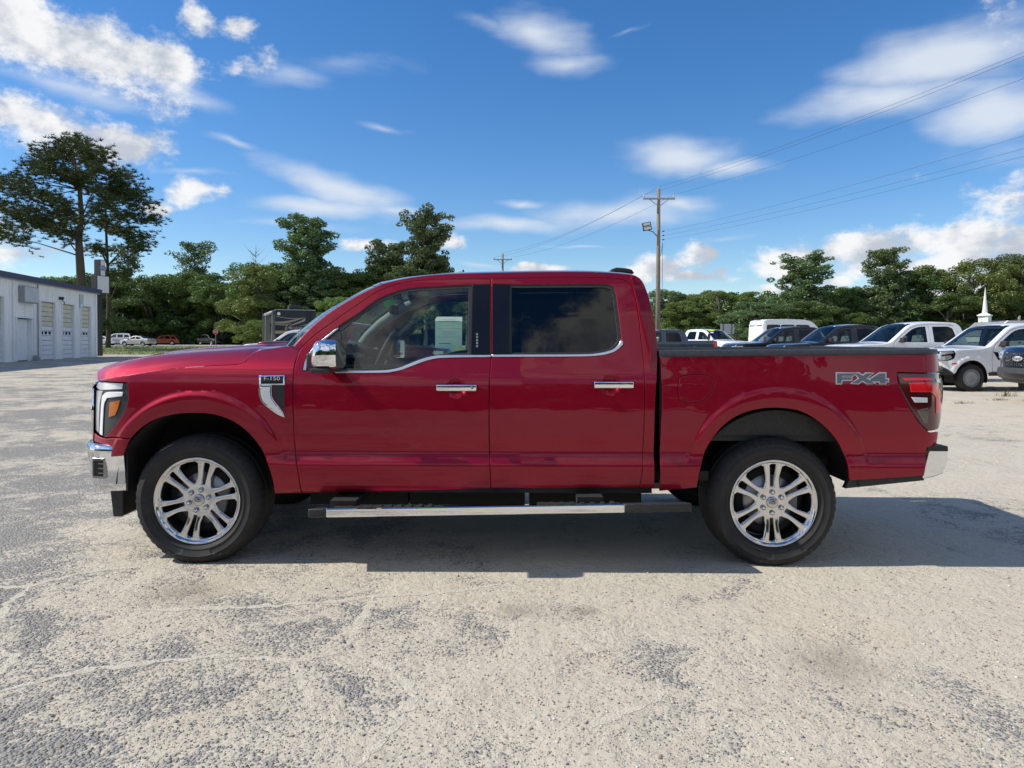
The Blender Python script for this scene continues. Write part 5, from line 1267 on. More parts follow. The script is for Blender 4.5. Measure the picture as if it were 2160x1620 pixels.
def suv_spec(L=4.8, H=1.8, W=.95):
    k = L / 4.8; z = H / 1.8; X = lambda v: v * k; Z = lambda v: v * z
    sil = [(X(.06), .36, 'valance'), (0, .55, 'fascia'), (X(.03), Z(.85), 'fascia'), (X(.2), Z(.98), 'hood'), (X(1.15), Z(1.12), 'hood'), (X(1.3), Z(1.16), 'windshield'), (X(1.95), Z(1.66), 'windshield'), (X(2.15), Z(1.73), 'roof'), (X(2.7), Z(1.79), 'roof'), (X(3.9), Z(1.77), 'roof'), (X(4.35), Z(1.70), 'rear_screen'), (X(4.62), Z(1.16), 'rear_screen'), (X(4.70), Z(1.10), 'tail_panel'), (X(4.79), Z(.8), 'tail_panel'), (X(4.74), .40, 'tail_panel')]
    d1 = [(X(1.45), .44), (X(1.42), Z(1.1)), (X(1.55), Z(1.22)), (X(2.02), Z(1.62)), (X(2.58), Z(1.70)), (X(2.60), .44)]; d2 = [(X(2.61), .44), (X(2.59), Z(1.70)), (X(3.5), Z(1.68)), (X(3.55), Z(1.1)), (X(3.45), .44)]
    w1 = [(X(1.68), Z(1.19)), (X(2.08), Z(1.55)), (X(2.5), Z(1.62)), (X(2.5), Z(1.19))]; w2 = [(X(2.68), Z(1.19)), (X(2.67), Z(1.62)), (X(3.42), Z(1.61)), (X(3.45), Z(1.19))]; w3 = [(X(3.66), Z(1.19)), (X(3.64), Z(1.60)), (X(4.15), Z(1.56)), (X(4.38), Z(1.22))]
    return dict(L=L, W=W, belt=Z(1.17), sil=sil, sill=.36, arch=[(X(.92), .42), (X(3.78), .42)], R=.36, doors=[d1, d2], wins=[(0, w1, 0), (1, w2, 1), (None, w3, 1)], cowl=X(1.3), mirror=(X(1.62), Z(1.2)), tumble=.30, taper=.2, rtaper=.12,
                lamps=[('headlight', [(X(.05), Z(.74)), (X(.06), Z(.90)), (X(.42), Z(.96)), (X(.40), Z(.82))], LAMP_G), ('tail_light', [(X(4.45), Z(.95)), (X(4.45), Z(1.12)), (X(4.68), Z(1.10)), (X(4.74), Z(.92))], RED_L)])
G_FAR = 'cars on the far road at the left'
def far_car(u, Y, rz, sp, pm, label, cat='car'):
    p = at(u, 720, Y); vehicle(label, cat, gpos(p.x, Y), rz, sp, pm, G_FAR, 'road_car', .16, wstyle='five')
far_car(248, 112, rad(10), suv_spec(4.9, 1.9), WHITE, 'white SUV on the far road just right of the slim pine trunk', 'SUV')
far_car(213, 108, rad(4), sedan_spec(), WHITE, 'white car half hidden by the dark sign post on the far road')
far_car(291, 102, rad(-8), sedan_spec(), SILVER, 'silver sedan on the far road between the white and the copper SUV')
far_car(346, 114, rad(18), suv_spec(4.4, 1.62, .92), ORANGE, 'copper orange SUV on the far road behind the silver sedan', 'SUV')
far_car(443, 124, rad(150), suv_spec(4.9, 1.85), BLACKC, 'black SUV on the far road beside the stop sign', 'SUV')
far_car(502, 138, rad(14), sedan_spec(), DARKG, 'dark grey car under the trees, rightmost on the far road')
# ================================================================== far ground: grass strip, road
GRASS = noisy('grass_ground', (.12, .17, .045), (.21, .22, .08), 2.2, 6, .95, .5, 30)
def strip_sheet(name, xs, ys, m_, dz, kind='structure'):
    o = sheet(name, xs, ys, m_, dz); o['kind'] = kind; return o
strip_sheet('grass_verge', list(np.linspace(-140, -8, 20)), list(np.linspace(64, 99, 15)), GRASS, .02)
strip_sheet('road', list(np.linspace(-260, 260, 40)), list(np.linspace(99.2, 128, 8)), ASPH, .03)
strip_sheet('far_grass', list(np.linspace(-260, 260, 40)), list(np.linspace(128.2, 240, 12)), GRASS, .02)
strip_sheet('side_grass', list(np.linspace(-7.8, 200, 30)), list(np.linspace(66, 99, 12)), GRASS, .02)
# a tufted fringe where the verge meets the lot
def tufts(name, boxes, n, label, seed=1):
    r = random.Random(seed); V = []; F = []
    for k in range(n):
        b = r.choice(boxes); x, y = r.uniform(b[0], b[1]), r.uniform(b[2], b[3]); z = gz_(x, y) + .02
        for q in range(3):
            a = r.uniform(0, 6.28); h = r.uniform(.06, .20); w = .02; o = len(V)
            V += [(x - w * math.cos(a), y - w * math.sin(a), z), (x + w * math.cos(a), y + w * math.sin(a), z), (x + r.uniform(-.08, .08), y + r.uniform(-.08, .08), z + h)]; F.append((o, o + 1, o + 2))
    o = mk(name, V, F, noisy('grass_blade', (.13, .18, .045), (.24, .25, .10), 1.5, 4, .9), None); tag(o, label, 'grass', kind='stuff')
tufts('grass_tufts', [(-75, -10, 64, 98)], 9000, 'rough mown grass on the strip before the far road')
# dry weeds around the parked row
def weeds():
    r = random.Random(9)
    for i, (u, v) in enumerate(((2065, 826), (2122, 838), (2030, 850), (2105, 846))):
        p = ground(u, v, .13); V = []; F = []
        for q in range(40):
            a = r.uniform(0, 6.28); d = r.uniform(0, .13); h = r.uniform(.05, .28) if i < 2 else r.uniform(.03, .08); o = len(V); x, y = p.x + d * math.cos(a) * 2, p.y + d * math.sin(a)
            V += [(x - .006, y, gz_(x, y)), (x + .006, y, gz_(x, y)), (x + r.uniform(-.1, .1), y + r.uniform(-.1, .1), gz_(x, y) + h)]; F.append((o, o + 1, o + 2))
        o = mk('weed_tuft', V, F, noisy('dry_weed', (.16, .15, .06), (.28, .24, .12), 5, 3, .9), None)
        tag(o, ['dry weed tuft at the front wheel of the white pickup with steel wheels', 'tall dry weed in front of the navy pickup bumper', 'low dry weed patch on the sand behind the red tail light', 'low dry weed patch on the sand before the navy pickup'][i], 'weed', 'dry weeds by the parked row')
weeds()
# ================================================================== service building on the left
WHITE_W = noisy('white_siding', (.88, .875, .86), (.70, .69, .65), 1.6, 7, .6, lo=.5, hi=.8, stretch=(2.5, 2.5, .35))
WHITE_T = noisy('white_trim', (.78, .80, .82), (.84, .85, .86), 2, 4, .55)
CREAM = noisy('cream_door_panel', (.64, .60, .44), (.72, .68, .52), 2.5, 4, .6)
DOORW = noisy('white_door_panel', (.83, .84, .86), (.60, .60, .58), 2.5, 7, .55, lo=.55, hi=.8)
FASC = noisy('blue_fascia', (.045, .055, .11), (.06, .07, .13), 4, 3, .5)
METG = noisy('grey_metal', (.30, .31, .33), (.36, .37, .38), 5, 3, .5, metal=.3)
def building():
    A = ground(22, 764); B = ground(205, 752.3); d = (B - A).normalized(); nrm = Vector((d.y, -d.x, 0))       # facade line, outward normal to +x
    far_end = B; ang = math.atan2(d.y, d.x)
    root = empty('service_building', B, ang)                                                              # local: x runs towards the far corner, -x to the camera; -y is outwards
    tag(root, 'white metal service building with roll up bay doors and blue roof edge', 'building')
    def s_of(u):                                                                                            # pixel column -> distance along the facade (0 at far corner)
        r_ = ray(u, 700); t = (r_.x * (A.y - 0) - r_.y * (A.x - 0)); den = (r_.y * d.x - r_.x * d.y); return t / den - (B - A).length
    H = 5.15; L0 = -42.0
    bays = [(-60, 7), (84, 115.5), (130, 155.5), (169, 190.5)]
    bays = [(s_of(a), s_of(b)) for a, b in bays]; bays[0] = (bays[0][1] - 3.4, bays[0][1])
    man = (s_of(33), s_of(71)); top_bay = 3.95; top_man = 2.75
    # wall with openings: stacked pieces between openings, each a ribbed siding panel
    ops = sorted([(a, b, top_bay) for a, b in bays] + [(man[0], man[1], top_man)])
    edges = [L0] + [v for o in ops for v in (o[0], o[1])] + [0.0]
    def ribbed(x0, x1, z0, z1):
        n = max(2, int((x1 - x0) / .30)); P = np.zeros((2, n * 4 + 1, 3)); xs = np.linspace(x0, x1, n * 4 + 1)
        for j, x in enumerate(xs): P[:, j] = [(x, -.03 if j % 4 in (0, 1) else 0, z0), (x, -.03 if j % 4 in (0, 1) else 0, z1)]
        grid_surface('siding', root, P, WHITE_W, smooth=False)
    for i in range(0, len(edges), 2):
        if edges[i + 1] - edges[i] > .02: ribbed(edges[i], edges[i + 1], 0, H)
    for a, b, t in ops: ribbed(a, b, t, H)
    for a, b, t in ops:                                                                                     # frames
        for x in (a, b): MB().box((x, -.01, t / 2), (.14, .14, t)).build('door_jamb', WHITE_T, root)
        MB().box(((a + b) / 2, -.015, t + .06), (b - a + .14, .13, .12)).build('door_head', WHITE_T, root)
        for x, sg in ((a, 1), (b, -1)): MB().box((x + sg * .03, .09, t / 2), (.05, .17, t)).build('reveal', WHITE_T, root)
    for a, b in bays:
        dr = empty('bay_door', (0, .15, 0), 0, root); n = 12; w = b - a - .16
        for k in range(n):
            z0, z1 = top_bay * k / n, top_bay * (k + 1) / n
            MB().prism([(0, z0 + .01), (-.045, z0 + .03), (-.045, z1 - .05), (0, z1 - .005)], 'x', a + .08, b - .08).build('door_slat', CREAM if k >= 7 else DOORW, dr)
        zc = top_bay * 5.55 / n
        for q in (.22, .5, .78):
            MB().box((a + .08 + w * q, -.05, zc + .02), (w * .16, .02, .20)).build('door_window', GLOSSB, dr, bevel=.03)
    dr = empty('walk_door', (0, .30, 0), 0, root)
    MB().box(((man[0] + man[1]) / 2, 0, top_man / 2), (man[1] - man[0] - .5, .05, top_man - .1)).build('door_leaf', DOORW, dr)
    for k in range(9): MB().box(((man[0] + man[1]) / 2, -.03, .25 + k * .28), (man[1] - man[0] - .55, .012, .02)).build('door_rib', WHITE_T, dr)
    MB().box((man[1] - .12, .15, top_man / 2), (.24, .3, top_man)).build('side_reveal', WHITE_T, root)
    MB().box((L0 / 2, -.16, H + .13), (-L0 + .4, .36, .34)).build('roof_fascia', FASC, root)
    MB().prism([(.18, H + .05), (-9.5, H + 1.0), (-19, H + .05), (-19, H - .1), (.18, H - .1)], 'x', L0, .2).build('roof', noisy('metal_roof', (.42, .44, .46), (.50, .51, .52), 1, 4, .5), root)
    for o in root.children:
        if o.name.startswith('roof') and not o.name.startswith('roof_f'): o.scale = (1, -1, 1)
    MB().box((-.02, 9.5, H / 2), (.08, 19, H)).build('end_wall', WHITE_W, root)
    MB().box((L0 / 2, 19, H / 2), (-L0, .1, H)).build('back_wall', WHITE_W, root)
    MB().box((L0, 9.5, H / 2), (.1, 19, H)).build('near_wall', WHITE_W, root)
    for u in (25, 77, 199):                                                                                 # downpipes
        x = s_of(u); MB().tube([(x, -.10, H - .05), (x, -.10, .25), (x, -.22, .08)], .05, 8).build('downpipe', METG if u == 77 else WHITE_T, root)
    a, b = s_of(38), s_of(69)
    box = MB().box(((a + b) / 2, -.22, 4.25), (b - a, .32, 1.05)).build('sign_cabinet', METG, root, bevel=.02)
    MB().box(((a + b) / 2, -.385, 4.25), (b - a - .16, .012, .92)).build('cabinet_face', noisy('faded_panel', (.52, .54, .56), (.58, .60, .62), 2, 3, .5), box)
    x = s_of(125); MB().box((x, -.16, 4.32), (.16, .3, .2)).build('flood_light', BLACKP, root, bevel=.03); MB().tube([(x, -.1, 4.3), (x + .15, -.3, 4.05), (x + .05, -.32, 3.95)], .03, 6).build('lamp_arm', BLACKP, root)
    x = s_of(171); MB().box((x, -.05, 4.28), (s_of(175.5) - s_of(168), .03, 1.1)).build('wall_panel', noisy('pale_panel', (.50, .53, .55), (.54, .57, .58), 3, 3, .6), root)
    x = s_of(67); MB().box((x, -.25, .18), (.28, .28, .36)).build('meter_box', METG, root, bevel=.03)
building()
# ================================================================== pole sign beside it
def pole_sign():
    b = ground(211, 751); Y = b.y; root = empty('pole_sign', b, rad(0)); tag(root, 'tall black pole sign with two blank white faced boxes beside the service building', 'sign')
    def X(u, v): p = at(u, v, Y); return p.x - b.x, p.z
    x, z = X(211, 620)
    MB().box((0, 0, z / 2), (.30, .30, z)).build('post', mat('sign_black', (.018, .018, .02), .5), root, bevel=.02)
    al = rad(76)                                                            # the faces look to the right of the camera
    FACE = noisy('sign_face', (.60, .62, .62), (.66, .68, .68), 3, 4, .4)
    def box(u0, u1, v0, v1, nm, kf):
        xa, zt = X(u0, v0); xb, _ = X(u1, v0); zb = X(u0, v1)[1]; w = (xb - xa); um = (xa + xb) / 2
        fw, dp = w * kf / .70, w * (1 - kf) / .70
        R_ = Matrix.Rotation(al, 3, 'Z')
        o = MB().box((um, 0, (zt + zb) / 2), (fw, dp, zt - zb), M=R_).build(nm, mat('sign_black', (.018, .018, .02), .5), root, bevel=.02)
        n = R_ @ Vector((0, -1, 0))
        f = MB().box((um + n.x * (dp / 2 + .004), n.y * (dp / 2 + .004), (zt + zb) / 2), (fw - .12, .02, zt - zb - .12), M=R_).build('sign_face', FACE, o)
        return o, um, n, dp, (zt + zb) / 2, fw
    o, um, n, dp, zc, fw = box(200, 220.5, 548, 583.5, 'upper_box', .48)
    ov = [(.36 * math.cos(a), .22 * math.sin(a)) for a in np.linspace(0, 2 * math.pi, 28, endpoint=False)]
    e = panel('faded_emblem', o, ov, lambda a, c: 0 * a, mat('faded_blue', (.16, .20, .34), .5), h=.2, roll=.004, depth=.01); e.location = (um + n.x * (dp / 2 + .03), n.y * (dp / 2 + .03), zc); e.rotation_euler = (0, 0, al)
    text('emblem_script', 'Ford', .30, FACE, o, (um + n.x * (dp / 2 + .045), n.y * (dp / 2 + .045), zc), (rad(90), 0, al), .002, shear=.3)
    box(194, 228, 581.5, 619, 'lower_box', .68)
pole_sign()
# ================================================================== utility poles and wires
WOOD = noisy('weathered_pole', (.16, .135, .10), (.26, .23, .18), 5, 6, .9, .5, 30, stretch=(6, 6, .6))
CABLE = mat('cable', (.05, .05, .05), .5, .3)
def upole(x, y, h, r, label, lamp=False, trans=False, arm=2.4, armdir=0.0, name='utility_pole'):
    z0 = gz_(x, y); root = empty(name, (x, y, z0), armdir); tag(root, label, 'utility pole', 'wooden utility poles')
    MB().tube([(0, 0, -.2), (0, 0, h * .5), (0, 0, h)], [r * 1.2, r, r * .78], 14).build('pole', WOOD, root, True)
    MB().box((0, -r, h - .75), (arm, .12, .13)).build('crossarm', METG, root, bevel=.01)
    for s in (-1, 1):
        MB().tube([(s * arm * .30, -r, h - .8), (0, -r, h - 1.35)], .03, 6).build('brace', METG, root)
        MB().lathe([(0, -.2), (.03, -.2), (.03, 0), (.07, 0), (.05, .05), (.08, .09), (.05, .14), (0, .17)], 10, 'z', (s * (arm / 2 - .08), -r, h - .62)).build('insulator', mat('porcelain', (.55, .56, .58), .2), root, True)
    MB().lathe([(0, 0), (.06, 0), (.05, .06), (.08, .1), (0, .18)], 10, 'z', (0, 0, h)).build('insulator', mat('porcelain', (.55, .56, .58), .2), root, True)
    if lamp:
        for k, dz in enumerate((.22, -.10)):
            o = empty('flood_light', (-.95 + k * .06, -.25, h * .757 + .18 + dz), 0, root)
            MB().box((0, 0, 0), (.66, .20, .28), M=Matrix.Rotation(rad(-12), 3, 'Y')).build('lamp_housing', mat('lamp_bronze', (.05, .045, .04), .5, .4), o, bevel=.02)
            MB().box((.0, -.11, 0), (.52, .02, .18), M=Matrix.Rotation(rad(-12), 3, 'Y')).build('lamp_lens', mat('flood_lens', (.66, .66, .60), .3), o)
        MB().tube([(-.1, -.05, h * .72), (-.45, -.2, h * .745), (-.85, -.2, h * .755)], .035, 8).build('lamp_arm', mat('lamp_bronze', (.05, .045, .04), .5, .4), root, True)
        for k in range(3): MB().box((.36, -.05, h * .70 + k * .32), (.16, .10, .07)).build('spool_insulator', BLACKP, root, bevel=.02)
        MB().tube([(.16, -.1, h * .60), (.30, -.1, h * .68), (.3, -.1, .2 * h)], .015, 5).build('riser_cable', CABLE, root)
    if trans: MB().lathe([(0, 0), (.26, 0), (.28, .1), (.28, .8), (.2, .92), (0, .95)], 16, 'z', (.42, -.1, h * .62)).build('transformer', mat('transformer_grey', (.45, .46, .48), .4), root, True)
    return root
pd = Vector((-12.3, 38.0)); pa = math.atan2(pd.y, pd.x) - math.pi / 2
p1 = at(1387.5, 700, 54); p2 = at(1060, 700, 92); pn = Vector((p1.x + 12.3, 54 - 38.0, 0))
H1 = 12.75; H2 = 12.2
upole(p1.x, 54, H1, .16, 'tall wooden utility pole with crossarm and twin flood lights behind the red cab', True)
upole(p2.x, 92, H2, .16, 'distant utility pole whose crossarm rises just above the red cab roof')
def wire(name, a, b, sag, r, label):
    a, b = Vector(a), Vector(b); pts = [a.lerp(b, t) + Vector((0, 0, -4 * sag * t * (1 - t))) for t in np.linspace(0, 1, 25)]
    o = MB().tube(pts, r, 5, True).build(name, CABLE, None, True); tag(o, label, 'overhead wire', 'overhead power wires'); return o
z1, z2 = gz_(p1.x, 54), gz_(p2.x, 92)
for k, (dx, dz) in enumerate(((-1.1, -.45), (0, .15), (1.1, -.45))):
    nm = ('left', 'middle', 'right')[k]
    wire('overhead_wire', (p1.x + dx, 53.85, z1 + H1 + dz), (p2.x + dx, 91.9, z2 + H2 + dz), .75, .009, f'{nm} of the three wires running from the crossarm pole away to the distant pole')
    wire('overhead_wire', (p1.x + dx, 53.85, z1 + H1 + dz), (pn.x + dx, pn.y, H1 + dz + .1), .55, .007, f'{nm} of the three high wires from the crossarm pole up to the right edge')
    q = at(2160, (285, 312, 328)[k], 27.3); e0 = Vector((p1.x + .4, 53.9, z1 + H1 * .70 + (2 - k) * .32)); dr = (q - e0); wire('overhead_wire', e0, e0 + dr * 1.25 + Vector((0, 0, .25)), .35, .0055, ('top', 'middle', 'bottom')[k] + ' of the three low wires leaving the pole to the right')
q = at(2088, 700, 150); upole(q.x, 150, 11.2, .15, 'distant utility pole with a transformer beside the church steeple', False, True, 2.2); qa = q
q = at(1845, 700, 165); upole(q.x, 165, 11.0, .17, 'distant utility pole in front of the trees behind the white pickup', False, False, 1.6); qb = q
q = at(1410, 700, 125); upole(q.x, 125, 7.0, .12, 'small distant utility pole against the trees right of the flood light pole', False, False, 2.6, 0)
for k, (dz, nm) in enumerate(((0, 'top'), (-.5, 'second'), (-3.6, 'third'), (-4.4, 'lowest'))):
    wire('overhead_wire', (qb.x, 164.8, gz_(0, 165) + 10.6 + dz * .6 - 4.0), (qa.x, 149.8, gz_(0, 150) + 11.0 + dz), .9, .018, nm + ' wire crossing the trees left of the steeple')
    wire('overhead_wire', (qa.x, 149.8, gz_(0, 150) + 11.0 + dz), (qa.x + 34, 133, gz_(0, 133) + 11.6 + dz), .5, .018, nm + ' wire running from the steeple pole out to the right edge')
# ================================================================== signs
def stop_sign():
    p = at(455, 727, 108); z = gz_(p.x, 108); root = empty('stop_sign', (p.x, 108, z), 0); tag(root, 'red octagonal stop sign on a thin post beside the black SUV', 'road sign')
    c = at(455, 700, 108).z - z
    MB().box((0, 0, c / 2 + .2), (.07, .05, c + .4)).build('post', METG, root)
    oc = [(.40 * math.cos(a), .40 * math.sin(a)) for a in np.linspace(rad(22.5), rad(382.5), 8, endpoint=False)]
    e = panel('sign_border', root, oc, lambda a, b: 0 * a, WHITE_P, h=.3, roll=.004, depth=.01, smooth_it=False); e.location = (0, -.04, c)
    e = panel('sign_plate', root, [(a * .93, b * .93) for a, b in oc], lambda a, b: 0 * a, mat('sign_red', (.42, .02, .03), .45), h=.3, roll=.003, depth=.01, smooth_it=False); e.location = (0, -.046, c)
    text('sign_word', 'STOP', .27, WHITE_P, root, (0, -.052, c), (rad(90), 0, 0), .002)
stop_sign()
p = at(341, 727, 132); z = gz_(p.x, 132); root = empty('roadside_board', (p.x, 132, z)); tag(root, 'dark roadside board on two posts at the wood edge above the copper SUV', 'sign')
hb = at(341, 695, 132).z - z
for s in (-.55, .55): MB().box((s, 0, hb / 2), (.12, .12, hb)).build('post', METG, root)
MB().box((0, -.08, hb - .6), (1.15, .05, 1.1)).build('board', noisy('dark_board', (.04, .045, .05), (.07, .075, .08), 4, 3, .6), root, bevel=.01)
p = at(1534, 705, 62); z = gz_(p.x, 62); root = empty('road_sign_back', (p.x, 62, z)); tag(root, 'plain grey back of a road sign on two posts above the hedge', 'road sign')
zt, zb = at(1534, 683.5, 62).z - z, at(1534, 704.5, 62).z - z; w = at(1549, 690, 62).x - at(1520, 690, 62).x
MB().box((0, 0, (zt + zb) / 2), (w, .02, zt - zb)).build('plate', noisy('sign_aluminium', (.40, .41, .42), (.46, .47, .48), 3, 3, .4, metal=.4), root)
for s in (-.30, .32): MB().box((s * w, -.05, zt / 2), (.11, .06, zt)).build('post', mat('post_dark', (.10, .105, .12), .6), root)
for k in range(4): MB().box((0, -.018, zb + (zt - zb) * (.15 + .23 * k)), (w * .96, .015, .03)).build('stiffener', METG, root)
# ================================================================== motorhome
def motorhome():
    az = rad(-32); p = at(624, 715, 45.5); z = gz_(p.x, 45.5)
    root = empty('motorhome', (p.x, 45.5, z), -az * 1 + rad(0)); tag(root, 'black motorhome with tan swooshes seen from behind under the trees', 'motorhome')
    root.rotation_euler = (0, 0, rad(24))                                  # rear wall faces -y before turning
    W, H, L_ = 2.55, 3.35, 9.5; BK = mat('motorhome_black', (.010, .0095, .010), .4, 0, .2); TAN = mat('swoosh_tan', (.30, .25, .17), .5); TAN2 = mat('swoosh_silver', (.33, .32, .30), .4, .3)
    MB().box((0, L_ / 2, (H + .55) / 2), (W, L_, H - .55)).build('coach_body', BK, root, bevel=.09, seg=3, auto=rad(45))
    MB().box((0, L_ / 2, .5), (W - .3, L_ - .5, .3)).build('chassis', UNDER, root)
    MB().box((0, .9, H + .16), (.72, .9, .30)).build('roof_air_unit', GREYPL, root, bevel=.06, seg=2)
    MB().box((.3, 3.2, H + .12), (.5, .6, .22)).build('roof_vent', GREYPL, root, bevel=.05)
    MB().box((0, -.01, H - .02), (W - .1, .06, .05)).build('roof_gutter', METG, root)
    def sw(name, pts, m_, d=.004):
        return panel(name, root, pts, lambda a, b: 0 * a, m_, h=.2, roll=.002, depth=.003, lift=d, step=.08, corner=rad(60))
    q = lambda u, v: ((u - 662) / 740 * W - W / 2, H - (v - 240) / 740 * W)
    sw('swoosh', [q(*t) for t in ((664, 470), (800, 462), (960, 435), (1100, 395), (1210, 385), (1080, 430), (940, 480), (800, 505), (664, 500))], TAN)
    sw('swoosh', [q(*t) for t in ((664, 510), (820, 520), (950, 500), (960, 508), (820, 535), (664, 522))], TAN2)
    sw('swoosh', [q(*t) for t in ((1210, 395), (1200, 440), (1100, 490), (950, 540), (900, 560), (1000, 500), (1120, 450))], TAN2)
    sw('swoosh', [q(*t) for t in ((900, 500), (850, 560), (835, 610), (860, 625), (900, 580), (990, 560), (900, 560), (870, 600), (860, 590), (880, 545))], TAN)
    sw('swoosh', [q(*t) for t in ((690, 365), (800, 385), (950, 400), (1060, 395), (1060, 402), (950, 410), (800, 395), (690, 375))], TAN2)
    sw('swoosh', [q(*t) for t in ((1090, 545), (1200, 515), (1240, 500), (1240, 515), (1200, 530))], TAN2)
    sw('lower_band', [q(*t) for t in ((664, 635), (900, 630), (900, 685), (664, 690))], TAN)
    for t in (1270, 1350): MB().box((q(t, 505)[0], -.03, q(t, 505)[1]), (.22, .05, .10)).build('tail_lamp', mat('lamp_grey', (.35, .34, .32), .3), root, bevel=.01)
    x, zz = q(1052, 588); text('coach_name', 'ALLEGRO', .24, mat('lettering_silver', (.55, .55, .56), .35, .5), root, (x, -.012, zz), (rad(90), 0, 0), .004, shear=.2)
    c_ = q(730, 322); o = MB().lathe([(0, -.008), (.10, -.008), (.10, 0)], 24).build('round_sticker', WHITE_P, root); o.location = (c_[0], -.008, c_[1])
    for s in (-.12, .12): MB().tube([(.85 + s, -.06, H - .02), (.85 + s, -.06, 1.6)], .02, 6).build('ladder_rail', BLACKP, root)
    for k in range(6): MB().tube([(.73, -.06, 1.75 + k * .28), (.97, -.06, 1.75 + k * .28)], .016, 6).build('ladder_rung', BLACKP, root)
    MB().tube([(-W / 2 - .12, .3, H - .18), (-W / 2 - .12, 5.5, H - .18)], .10, 10).build('awning_roll', METG, root, True)
    for y in (.5, 5.2): MB().tube([(-W / 2 - .1, y, H - .2), (-W / 2 - .14, y, 1.0)], .04, 6).build('awning_arm', METG, root)
    for y in (2.2, L_ - 1.6):
        for s in (-1, 1): add_wheel(root, 'five', .45, s * (W / 2 - .12), y, False).rotation_euler = (0, 0, rad(90) * -s)
    MB().box((-W / 2 - .008, 2.6, 2.2), (.012, 1.3, .7)).build('side_window', GLOSSB, root)
motorhome()
# ================================================================== church with steeple
def church():
    Y = 92; p = at(2077, 700, Y); z = gz_(p.x, Y); root = empty('church', (p.x, Y, z), rad(0)); tag(root, 'small white church with a slender steeple behind the parked pickups', 'church')
    zz = lambda v: at(2077, v, Y).z - z
    CW = noisy('church_white', (.72, .72, .70), (.78, .78, .76), 1.5, 4, .6); SH = noisy('roof_shingle', (.20, .20, .21), (.26, .26, .27), 6, 4, .9)
    zb, zc, zt = zz(682), zz(665), zz(606)
    w = 1.15
    MB().box((0, 0, (zb + zc) / 2 - .4), (w, w, zc - zb + .8), rz=rad(38)).build('belfry', CW, root, bevel=.02)
    MB().lathe([(0, 0), (w * .92, 0), (w * .92, .10), (.34, .40), (.30, .46)], 4, 'z', (0, 0, zc - .1)).build('belfry_cornice', CW, root)
    MB().lathe([(.33, 0), (.02, zt - zc - .3), (0, zt - zc - .3)], 8, 'z', (0, 0, zc + .3)).build('spire', CW, root)
    x0 = at(2040, 690, Y).x - p.x
    rz_ = zz(676)
    MB().prism([(-4.5, zb - 2.4), (4.5, zb - 2.4), (0, rz_)], 'x', -.6, 16).build('nave_roof', SH, root)
    MB().prism([(-4.2, 0), (4.2, 0), (4.2, zb - 2.3), (0, rz_ - .25), (-4.2, zb - 2.3)], 'x', -.3, 15.7).build('nave_wall', CW, root)
    MB().prism([(-3.4, zb - 1.7), (.8, zb - 1.7), (-1.3, zz(680.5))], 'y', -6, 0).build('porch_roof', SH, root)
    MB().prism([(-3.3, 0), (.7, 0), (.7, zb - 1.75), (-1.3, zz(681.5)), (-3.3, zb - 1.75)], 'y', -6.05, 0).build('porch_gable', CW, root)
    for s in (-1, 1): MB().tube([(-1.3 + s * 2.2, -6.1, zb - 1.8), (-1.3, -6.1, zz(680))], .10, 6).build('gable_trim', CW, root)
    q = at(2150, 671, Y - 3); o = empty('satellite_dish', (q.x, Y - 3, q.z)); tag(o, 'small white satellite dish above the church roof at the right edge', 'satellite dish')
    d = MB().lathe([(0, .10), (.22, .07), (.36, 0), (.37, -.01)], 20, 'y').build('dish', CW, o, True); d.rotation_euler = (rad(10), 0, rad(35))
    MB().tube([(0, .1, -.1), (.05, .3, -1.2)], .03, 6).build('mast', METG, o)
church()
